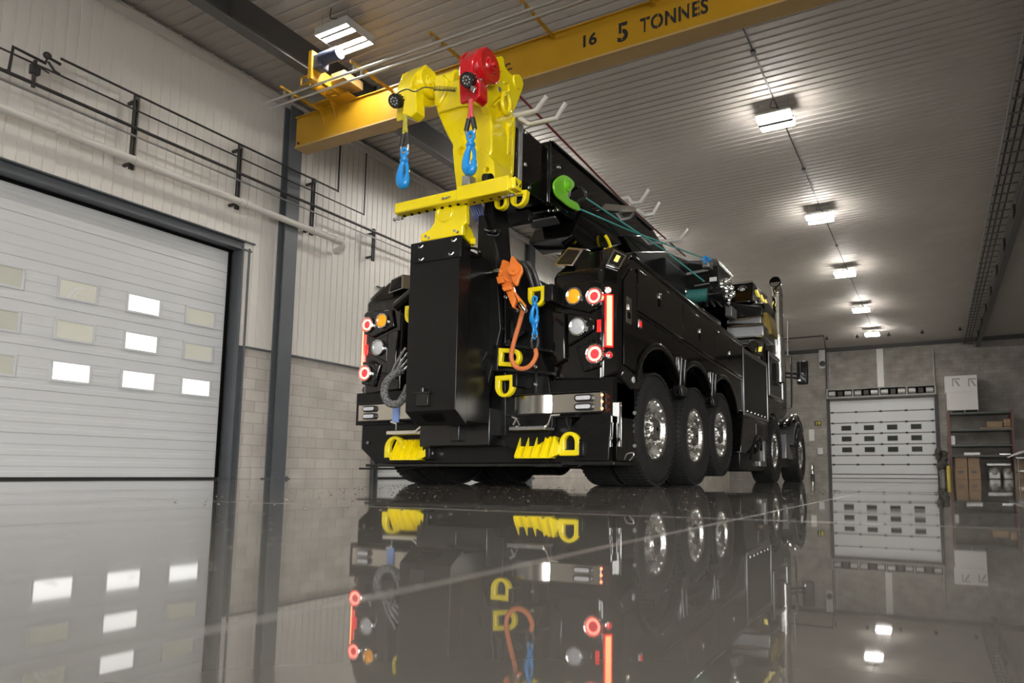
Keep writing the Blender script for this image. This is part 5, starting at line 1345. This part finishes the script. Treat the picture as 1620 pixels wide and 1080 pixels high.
# mirrors
for s in (1, -1):
    x = XRT if s > 0 else XLT
    Ym = 12.95; a = ony(1260, 608, Ym); b = ony(1277, 569, Ym)
    if s < 0: a, b = Vector((2*XC-b.x, Ym, a.z)), Vector((2*XC-a.x, Ym, b.z))
    mr = obj('mirror', box(BM(), a.x, b.x, Ym, Ym+.13, a.z, b.z), 'black_plastic', TR, .035, seg=3)
    obj('mirror_glass', box(BM(), a.x+.02, b.x-.02, Ym-.004, Ym, a.z+.03, b.z-.03), 'smoked_glass', mr, .01)
    bm = BM(); xm = (a.x+b.x)/2
    for zz in (.25, .42): z_ = a.z+(b.z-a.z)*zz; cyl(bm, (x-s*.05, 12.8, z_+.02), (xm, Ym+.05, z_), .022, 10)
    obj('mirror_arm', bm, 'black_plastic', mr)
    obj('convex_mirror', lathe(BM(), (a.x+.05, Ym-.004, a.z+.08), (0, -1, 0), [(0, .03), (.01, .025), (.014, .006)], 12), 'chrome', mr)
# exhaust stacks
def stack(s):
    x = -2.42 if s > 0 else 2*XC+2.42; y = 12.15
    k = Vector((x, y, 0)); zt = 3.55
    bm = BM(); tube(bm, smooth_path([(x, y, 2.2), (x, y, 2.9), (x, y, 3.32), (x, y-.02, 3.42), (x, y-.08, 3.50), (x, y-.16, 3.53)], 6), .094, 28)
    o = obj('exhaust_stack', bm, 'chrome', TR)
    d = Vector((0, -1, .12)).normalized(); bm = lathe(BM(), (x, y-.15, 3.53), d, [(-.02, .095), (.03, .100), (.031, .090), (.01, .085)], 28); obj('stack_mouth', bm, 'void_black', o)
    bm = BM(); lathe(bm, (x, y, 1.75), (0, 0, 1), [(0, .104), (.80, .104)], 28, False)
    for kz in range(26):
        for ka in range(14):
            a = 2*PI*(ka+.5*(kz % 2))/14; n = Vector((math.cos(a), math.sin(a), 0)); c = Vector((x, y, 1.78+kz*.03))+n*.102; lathe(bm, c, n, [(0, .010), (.006, .007)], 6)
    h = obj('heat_shield', bm, 'cast_chrome', o)
    bm = BM()
    for zz in (2.56, 3.30): lathe(bm, (x, y, zz), (0, 0, 1), [(0, .100), (.03, .100)], 24, False)
    obj('band_clamp', bm, 'stainless', o)
    return o
stack(1); stack(-1)
obj('antenna', cyl(BM(), ony(1246, 562, 12.8), ony(1245.5, 508, 12.8), .012, 8), 'galvanised', TR)
bm = BM(); box(bm, XS-.5, XS-.1, 11.05, 11.3, 1.9, 2.3); obj('stack_bracket', bm, 'black_steel', TR, .02)

# ---- yellow boom head
ZA = Z(560, 60, 4.153)
HX = -3.42; HY = 4.72
hood_ = PY(ZA([(545, 440), (560, 360), (612, 292), (720, 262), (850, 335), (885, 480), (905, 560), (905, 740), (860, 835), (760, 850), (700, 800), (655, 725), (590, 600), (540, 480)]), HY)
hh = obj('boom_head', prism(BM(), hood_, (0, .34, 0)), 'yellow_paint', TR, .02, seg=3)
# crease line plate: upper bevel panel
bm = BM(); prism(bm, PY(ZA([(550, 470), (556, 380), (612, 300), (720, 270), (842, 340), (868, 440), (700, 458), (560, 500)]), HY-.001), (0, -.022, 0)); obj('head_upper_plate', bm, 'yellow_paint', hh, .018)
bm = BM(); prism(bm, PY(ZA([(690, 598), (657, 640), (650, 740), (660, 860), (675, 985), (742, 985), (738, 880), (718, 760)]), HY-.10), (0, .12, 0)); ear_l = obj('head_left_ear', bm, 'yellow_paint', hh, .014)
bm = BM(); prism(bm, PY(ZA([(700, 700), (712, 640), (850, 730), (918, 810), (925, 900), (905, 960), (730, 985)]), HY-.05), (0, .30, 0)); low_p = obj('head_lower_plate', bm, 'yellow_paint', hh, .014)
for part, a, b, Y, r in ((ear_l, 705, 740, HY-.10, .040), (low_p, 812, 712, HY-.05, .040), (low_p, 872, 865, HY-.05, .022)):
    px, py = ZA([(a, b)])[0]; c = ony(px, py, Y); cut(part, cyl(BM(), c-Vector((0, .05, 0)), c+Vector((0, .06, 0)), r, 28))
px, py = ZA([(880, 925)])[0]; obj('roller', cyl(BM(), ony(px-5, py, HY-.1), ony(px+5, py, HY-.1), .045, 20), 'black_satin', hh)
px, py = ZA([(757, 940)])[0]; c = ony(px, py, HY-.14); obj('latch_block', box(BM(), c.x-.045, c.x+.04, c.y-.05, c.y+.05, c.z-.06, c.z+.04), 'galvanised', hh, .012)
# right cheek: the side plate of the head, facing right
ck = PX_(ZA([(850, 345), (905, 205), (960, 120), (985, 140), (992, 185), (1040, 245), (1085, 240), (1112, 290), (1105, 340), (1062, 455), (1040, 510), (985, 780), (935, 800), (905, 740), (905, 560), (885, 480)]), HX)
cheek = obj('head_cheek', prism(BM(), rnd(ck, 3), (-.07, 0, 0)), 'yellow_paint', hh, .014)
ck2 = PX_(ZA([(1040, 500), (1068, 530), (1052, 905), (918, 935), (920, 830), (985, 790), (1000, 640)]), HX+.0)
obj('head_side_plate', prism(BM(), ck2, (-.10, 0, 0)), 'yellow_paint', hh, .010)
bm = BM(); prism(bm, PX_(ZA([(998, 560), (1022, 545), (1012, 760), (990, 770)]), HX+.0), (.035, 0, 0)); prism(bm, PX_(ZA([(1035, 520), (1048, 520), (1040, 890), (1025, 895)]), HX), (.02, 0, 0)); obj('side_rib', bm, 'yellow_paint', hh, .006)
bm = BM(); prism(bm, PX_(ZA([(925, 815), (985, 790), (988, 797), (928, 822)]), HX), (.012, 0, 0)); obj('side_slot', bm, 'yellow_paint', hh)
# round lobes of the cheek
for (a, b, r) in ((958, 172, 36), (1076, 288, 37)):
    px, py = ZA([(a, b)])[0]; c = onx(px, py, HX+.012); rr = (onx(px, py-r/4.153, HX).z-c.z); obj('pin_boss', lathe(BM(), c, (-1, 0, 0), [(0, rr*.9), (.015, rr*1.02), (.10, rr*1.02), (.115, rr*.9)], 32), 'yellow_paint', hh)
# pocket with a D ring in the cheek
cut(cheek, prism(BM(), PX_(ZA([(925, 440), (985, 375), (1030, 395), (1030, 430), (945, 560), (922, 545)]), HX+.05), (-.085, 0, 0)))
px, py = ZA([(1000, 428)])[0]; c = onx(px, py, HX+.03)
bm = tube(BM(), [c+Vector((0, math.cos(a)*.062, math.sin(a)*.095)) for a in [2*PI*k/28 for k in range(28)]], .022, 12, closed=True); obj('cheek_ring', bm, 'yellow_paint', cheek)
bm = BM(); tube(bm, PX_(ZA([(925, 440), (985, 375), (1020, 345), (1015, 300), (985, 290)]), HX+.006), .008, 8)
obj('weld_seam', bm, 'yellow_paint', cheek)
px, py = ZA([(955, 337)])[0]; bm = BM(); bolt(bm, onx(px, py, HX), (1, 0, 0), .018, .012); obj('grease_bolt', bm, 'galvanised', cheek)
bm = BM(); box(bm, -3.98, HX-.1, HY+.3, 5.2, 2.80, 3.46); obj('head_core', bm, 'yellow_paint', hh, .02)
# ---- two swivel sheave heads
def sheave_head(m, side, disc, dr, X, w, name, lab, boss):
    px, py = disc; 
    P = rnd(PX_(side, X), 3)
    o = obj(name, prism(BM(), P, (-w, 0, 0)), m, TR, .04, seg=4); o['label'] = lab
    c = onx(px, py, X); r = onx(px, py-dr, X).z-c.z
    obj('sheave_cover', lathe(BM(), c, (1, 0, 0), [(0, r), (.035, r*.98), (.045, r*.9), (.045, r*.5), (.055, r*.45), (.055, r*.32), (.075, r*.30), (.075, .004)], 40), m, o)
    c2 = c-Vector((w, 0, 0)); obj('sheave_cover', lathe(BM(), c2, (-1, 0, 0), [(0, r), (.03, r*.98), (.045, r*.5), (.045, .004)], 32), m, o)
    bm = BM()
    for k in range(4): a = PI/4+k*PI/2; bolt(bm, c+Vector((.055, math.cos(a)*r*.38, math.sin(a)*r*.38)), (1, 0, 0), .008, .012)
    bolt(bm, c+Vector((.075, 0, 0)), (1, 0, 0), .02, .025)
    obj('cover_bolt', bm, m, o)
    return o, c, r
sy = ZA([(415, 222), (470, 175), (490, 186), (520, 225), (548, 262), (556, 340), (538, 440), (470, 450), (420, 425), (408, 492), (372, 522), (374, 400), (378, 290)])
oy, cy_, ry_ = sheave_head('yellow_paint', sy, (560+482/4.153, 60+300/4.153), 98/4.153, -4.16, .17, 'sheave_head', 'yellow swivel sheave head', None)
sr = ZA([(792, 120), (835, 68), (850, 60), (890, 90), (935, 165), (942, 225), (905, 300), (860, 328), (826, 340), (826, 385), (790, 412), (782, 300), (780, 200)])
orr, cr_, rr_ = sheave_head('red_paint', sr, (560+872/4.153, 60+190/4.153), 112/4.153, -3.37, .15, 'sheave_head', 'red swivel sheave head', None)
bm = BM(); cc = Vector((-4.10, cy_.y+.12, cy_.z-.02)); cyl(bm, cc-Vector((.02, 0, 0)), cc+Vector((.25, 0, 0)), .13, 32); obj('sheave_pivot', bm, 'yellow_paint', hh, .02)
bm = BM(); prism(bm, PY(ZA([(520, 240), (580, 235), (610, 270), (612, 300), (600, 360), (560, 440), (520, 450)]), HY-.05), (0, .25, 0)); obj('sheave_arm', bm, 'yellow_paint', hh, .03, seg=3)
# guide tube noses at the bottom of each head
for o_, pts, X, m in ((oy, ZA([(312, 500), (325, 420), (345, 330), (405, 330), (410, 480), (372, 520)]), -4.25, 'yellow_paint'), (orr, ZA([(728, 385), (732, 230), (790, 220), (826, 300), (826, 380), (790, 415)]), -3.47, 'red_paint')):
    bm = BM(); Yn = 4.42
    prism(bm, PY(pts, Yn if m == 'yellow_paint' else 4.36), (0, .12, 0)); obj('rope_guide', bm, m, o_, .012, seg=3)
# work lamps on the heads
def work_lamp(px, py, rpx, Y, par, d=(.10, -.85, -.5)):
    c = ony(px, py, Y); r = ony(px, py-rpx, Y).z-c.z; d = Vector(d).normalized()
    bm = lathe(BM(), c, d, [(-.10, r*.55), (-.085, r*.75), (-.06, r*.8), (0, r*.92), (.008, r*.92), (.008, r*.80), (.0, r*.78)], 28)
    u, v = frame_of(d)
    for k in range(12):
        a = 2*PI*k/12; n = u*math.cos(a)+v*math.sin(a); t = d.cross(n)*.006
        p = c-d*.09+n*r*.72; q = c-d*.01+n*r*.80; prism(bm, [p-t, q-t, q-t+n*r*.22, p-t+n*r*.2], t*2)
    L = obj('work_lamp', bm, 'black_plastic', par)
    obj('lens', lathe(BM(), c, d, [(.001, r*.80), (.006, r*.5), (.007, .003)], 24), 'pane_dark', L)
    bm = BM()
    for k in range(9):
        a = 2*PI*k/8; n = (u*math.cos(a)+v*math.sin(a))*(r*.48 if k < 8 else 0); sphere(bm, c+d*.006+n, r*.11, 8)
    obj('led', bm, 'lamp_housing', L)
    bm = BM(); tube(bm, [c-d*.09, c-d*.09+Vector((.06, .06, .02))], .012, 8); obj('stalk', bm, 'chrome', L)
    return L
work_lamp(*ZA([(265, 415)])[0], 43/4.153, 4.40, oy); work_lamp(*ZA([(740, 277)])[0], 46/4.153, 4.28, orr)
c = ony(*ZA([(778, 325)])[0], 4.30); obj('lamp_bracket', prism(BM(), [c+Vector(v) for v in ((-.02, 0, .03), (.03, 0, .0), (.01, 0, -.05), (-.025, 0, -.01))], (0, .02, 0)), 'chrome', orr, .003)
# coiled lamp cable
bm = BM(); a = ony(*ZA([(520, 330)])[0], 4.55); b = ony(*ZA([(672, 338)])[0], HY-.06); d = (b-a); u, v = frame_of(d); n = 15*10
pts = [a+d*(k/n)+(u*math.cos(2*PI*k/10)+v*math.sin(2*PI*k/10))*.020 for k in range(n)]
tube(bm, pts, .0035, 6); tube(bm, smooth_path([ony(*ZA([q])[0], Y) for q, Y in (((240, 400), 4.42), ((300, 355), 4.42), ((350, 337), 4.42), ((400, 352), 4.42), ((460, 325), 4.47), ((520, 330), 4.5))], 6), .005, 6)
obj('coiled_cable', bm, 'black_rubber', TR)

# ================================================================== ROPES, HOOKS AND BLOCKS (each its own thing)
def line(name, lab, pts, r, m, cat='rope', seg=10):
    o = obj(name, tube(BM(), pts, r, seg), m); return tag(o, lab, cat)
line('maroon_winch_line', 'thin maroon winch line running from the red sheave head back over the boom', [onx(822, 152, -3.42), onx(980, 313, -3.42), onx(1084, 405, -3.42)], .012, 'rope_maroon')
# green block with teal line
gb = thing('snatch_block', 'lime green snatch block hanging on the right side of the black boom', 'snatch block', onx(905, 330, -3.3))
gp = zc([(372, 585), (395, 545), (440, 527), (490, 560), (496, 600), (462, 642), (470, 670), (520, 700), (531, 745), (480, 728), (430, 692), (388, 650)])
obj('cheek_plate', prism(BM(), rnd(PX_(gp, -3.26)), (-.025, 0, 0)), 'green_paint', gb, .012); obj('cheek_plate', prism(BM(), rnd(PX_(gp, -3.34)), (-.02, 0, 0)), 'green_paint', gb, .008)
c = onx(*zc([(440, 600)])[0], -3.30); obj('sheave', lathe(BM(), c+Vector((-.02, 0, 0)), (1, 0, 0), [(0, .12), (.012, .10), (.024, .12)], 32), 'galvanised', gb)
obj('hub', lathe(BM(), onx(*zc([(452, 590)])[0], -3.262), (1, 0, 0), [(0, .07), (.02, .065), (.02, .03), (.035, .028), (.035, .005)], 24), 'green_paint', gb)
line('teal_winch_line', 'teal winch line running from the green block back to the blue hook', [onx(918, 331, -3.30), onx(990, 362, -3.25), onx(1112, 408, -3.05)], .010, 'rope_teal')
line('teal_winch_line', 'lower teal winch line running from the green block down to the winch drum', [onx(925, 312, -3.30), onx(985, 352, -3.25), onx(1050, 395, -3.15), ony(1114, 445, 9.02)], .010, 'rope_teal')
bm = tube(BM(), smooth_path([onx(910, 295, -3.42), onx(922, 300, -3.3), onx(926, 312, -3.28), onx(915, 318, -3.3)], 6), .018, 8); tag(obj('black_shackle', bm, 'black_rubber'), 'black shackle loop pinning the green snatch block to the boom', 'shackle')
yh = thing('boom_hook', 'small yellow hook clipped low on the boom side above the tail pod', 'hook', onx(960, 388, -3.3))
obj('hook', tube(BM(), smooth_path([onx(957, 372, -3.3), onx(962, 380, -3.28), onx(966, 392, -3.28), onx(962, 396, -3.28), onx(956, 393, -3.3)], 6), [.02]*13+[.026]*8+[.012]*4, 12), 'yellow_paint', yh)
# blue hooks
def clevis_hook(name, lab, top, Y, hpx, spin=0, cat='hook'):
    """forged hook hanging from (px,py); hpx pixels tall"""
    c = ony(*top, Y); h = c.z-ony(top[0], top[1]+hpx, Y).z
    g = thing(name, lab, cat, c)
    def W(x, z, y=0): return c+Vector((x*h*math.cos(spin)-y*h*math.sin(spin), x*h*math.sin(spin)+y*h*math.cos(spin), -z*h))
    # upper eye link
    bm = tube(BM(), [W(math.cos(a)*.085, .10+math.sin(a)*.10) for a in [2*PI*k/20 for k in range(20)]], .042*h, 10, closed=True); obj('eye_link', bm, 'blue_paint', g)
    bm = BM(); sphere(bm, W(0, .26), .085*h, 14, (1, 1, 1.2)); cyl(bm, W(-.10, .30), W(.10, .30), .05*h, 12); obj('swivel', bm, 'blue_paint', g)
    pth = smooth_path([W(0, .30), W(-.055, .40), W(-.10, .56), W(-.115, .76), (W(-.06, .90)), W(.05, .91), W(.10, .80), W(.10, .66)], 6)
    n = len(pth); rad = [h*(.050+.055*math.sin(PI*min(1, (k/n)**1.3*1.02))) for k in range(n)]; rad[-3:] = [h*.07, h*.055, h*.035]
    obj('hook_body', tube(BM(), pth, rad, 12), 'blue_paint', g)
    pth = smooth_path([W(.02, .30, .03), W(.065, .42, .03), W(.10, .56, .02), W(.10, .70, 0)], 5); obj('safety_latch', tube(BM(), pth, .045*h, 10), 'blue_paint', g)
    bm = BM(); bolt(bm, W(.0, .88, -.09), (0, -1, 0), .02*h*3, .01); obj('latch_stud', bm, 'blue_paint', g)
    return g, c
def thimble(px, pt0, pt1, Y, w, name, lab, rope, path_top, cat='rope', two=True):
    g = thing(name, lab, cat, ony(px, pt1, Y)); a = ony(px, pt0, Y); b = ony(px, pt1, Y); h = a.z-b.z
    top = [ony(x, y, Y) for x, y in path_top]
    # two legs of the splice
    for s in (-1, 1):
        obj('rope_leg', tube(BM(), smooth_path([top[0]+Vector((s*.008, 0, 0))]+[p+Vector((s*.010, 0, 0)) for p in top[1:-1]]+[a+Vector((s*w*.55, 0, -.01))], 5), .014, 12), rope, g)
    pts = smooth_path([a+Vector((-w*.35, 0, .03)), a+Vector((-w*.75, 0, -h*.45)), a+Vector((-w*.6, 0, -h*.85)), a+Vector((0, 0, -h)), a+Vector((w*.6, 0, -h*.85)), a+Vector((w*.75, 0, -h*.45)), a+Vector((w*.35, 0, .03))], 6)
    obj('thimble', tube(BM(), pts, .013, 12), 'brushed_alu', g)
    for s in (-1, 1): obj('sleeve', tube(BM(), [a+Vector((s*w*.36, 0, .035)), a+Vector((s*w*.78, 0, -h*.5))], .0215, 14), 'black_rubber', g)
    return g
px0 = ZA([(338, 505)])[0]
thimble(641, 218, 242, 4.42, .052, 'yellow_rope_tail', 'yellow braided rope with black sleeved thimble below the yellow sheave head', 'rope_yellow', [px0, (641, 200), (641, 215)])
g1, c1_ = clevis_hook('blue_hook', 'blue forged hook hanging at the left from the yellow rope', (640, 235), 4.42, 62)
px1 = ZA([(768, 405)])[0]
thimble(744.5, 194, 216, 4.36, .055, 'red_rope_tail', 'red braided rope with black sleeved thimble below the red sheave head', 'rope_red', [px1, (744.5, 178), (744.5, 190)])
g2, c2_ = clevis_hook('blue_hook', 'blue forged hook hanging from the red rope before the yellow head', (745, 209), 4.36, 67)
# blue chain hook from the tow eye
g3, c3_ = clevis_hook('blue_hook', 'blue forged hook hanging from the yellow tow eye left of the tail pod', (846, 469), 4.98, 44)
bm = BM()
for i, z in enumerate((513, 521, 529)):
    c = ony(846, z, 4.98); bmv = [c+Vector(((math.cos(a)*.022 if i % 2 == 0 else 0), (0 if i % 2 == 0 else math.cos(a)*.022), math.sin(a)*.038)) for a in [2*PI*k/16 for k in range(16)]]; tube(bm, bmv, .010, 8, closed=True)
obj('chain_link', bm, 'blue_paint', g3)
ot = thimble(846, 532, 532-1, 4.98, .01, 'x', 'x', 'rope_orange', [(846, 532), (846, 532)]) if False else None
og = thing('orange_rope', 'orange braided rope looping from the orange block to a black sleeved thimble', 'rope', ony(830, 583, 4.92))
rp = smooth_path([ony(828, 487, 4.86), ony(822, 510, 4.88), ony(812, 545, 4.90), ony(809, 566, 4.90), ony(816, 580, 4.90), ony(828, 583, 4.90), ony(840, 577, 4.91), ony(848, 563, 4.93), ony(847, 553, 4.95)], 8)
obj('rope', tube(BM(), rp, .0205, 14), 'rope_orange', og)
c = ony(846, 536, 4.97); b = ony(846, 552, 4.96)
for s in (-1, 1): obj('sleeve', tube(BM(), [c+Vector((s*.028, 0, .01)), c+Vector((s*.036, 0, -.03)), b+Vector((s*.016, 0, .0))], .016, 12), 'black_rubber', og)
obj('thimble', tube(BM(), [c+Vector((-.03, 0, 0)), c+Vector((-.02, 0, .025)), c+Vector((0, 0, .034)), c+Vector((.02, 0, .025)), c+Vector((.03, 0, 0))], .008, 8), 'brushed_alu', og)
# orange block
ob = thing('snatch_block', 'orange snatch block pinned beside the folded mast with an orange rope', 'snatch block', ony(812, 450, 4.85))
e = ear
obj('front_plate', prism(BM(), rnd(PY(e([(235, 130), (255, 125), (285, 165), (310, 190), (322, 240), (300, 290), (280, 350), (255, 335), (232, 270), (222, 200)]), 4.80)), (0, .03, 0)), 'orange_paint', ob, .010, seg=3)
obj('rear_plate', prism(BM(), rnd(PY(e([(155, 190), (170, 150), (215, 165), (222, 190), (235, 290), (245, 370), (190, 390), (150, 330), (133, 270)]), 4.86)), (0, .05, 0)), 'orange_paint', ob, .012, seg=3)
obj('strap', prism(BM(), PY(e([(172, 365), (245, 350), (262, 400), (340, 500), (325, 545), (300, 525), (275, 460), (250, 530), (230, 490), (195, 400)]), 4.83), (0, .05, 0)), 'orange_paint', ob, .012, seg=3)
c = ony(*e([(262, 230)])[0], 4.80); obj('hub', lathe(BM(), c, (.3, -1, 0), [(0, .055), (.02, .05), (.02, .02), (.03, .018)], 24), 'orange_paint', ob)
bm = BM(); lathe(bm, ony(*e([(238, 260)])[0], 4.86), (.3, -1, 0), [(-.03, .075), (-.015, .06), (.0, .075)], 28); obj('sheave', bm, 'orange_paint', ob)
bm = BM(); prism(bm, PY(e([(133, 290), (185, 280), (195, 330), (150, 345)]), 4.84), (0, -.03, 0)); prism(bm, PY(e([(172, 370), (245, 352), (250, 385), (190, 400)]), 4.815), (0, -.02, 0)); obj('clasp', bm, 'orange_paint', ob, .006)
bm = BM(); cyl(bm, ony(*e([(305, 485)])[0], 4.80), ony(*e([(355, 550)])[0], 4.76), .018, 12); cyl(bm, ony(*e([(230, 520)])[0], 4.85), ony(*e([(290, 545)])[0], 4.80), .016, 10); obj('pin', bm, 'chrome', ob)
obj('pin', cyl(BM(), ony(*e([(60, 252)])[0], 4.85), ony(*e([(150, 238)])[0], 4.85), .014, 10), 'chrome', ob)
# hook lying on the turret box
h4 = thing('blue_hook', 'small blue hook resting on the black turret box behind the boom', 'hook', ony(1117, 413, 9.0))
c = ony(1117, 411, 8.98); bm = BM(); tube(bm, smooth_path([c+Vector((-.05, 0, .00)), c+Vector((-.01, 0, .035)), c+Vector((.03, 0, .02)), c+Vector((.06, 0, -.03))], 6), .022, 10); tube(bm, [c+Vector((-.02, 0, .06)), c+Vector((-.02, 0, -.05))], .018, 8); obj('hook_body', bm, 'blue_paint', h4)
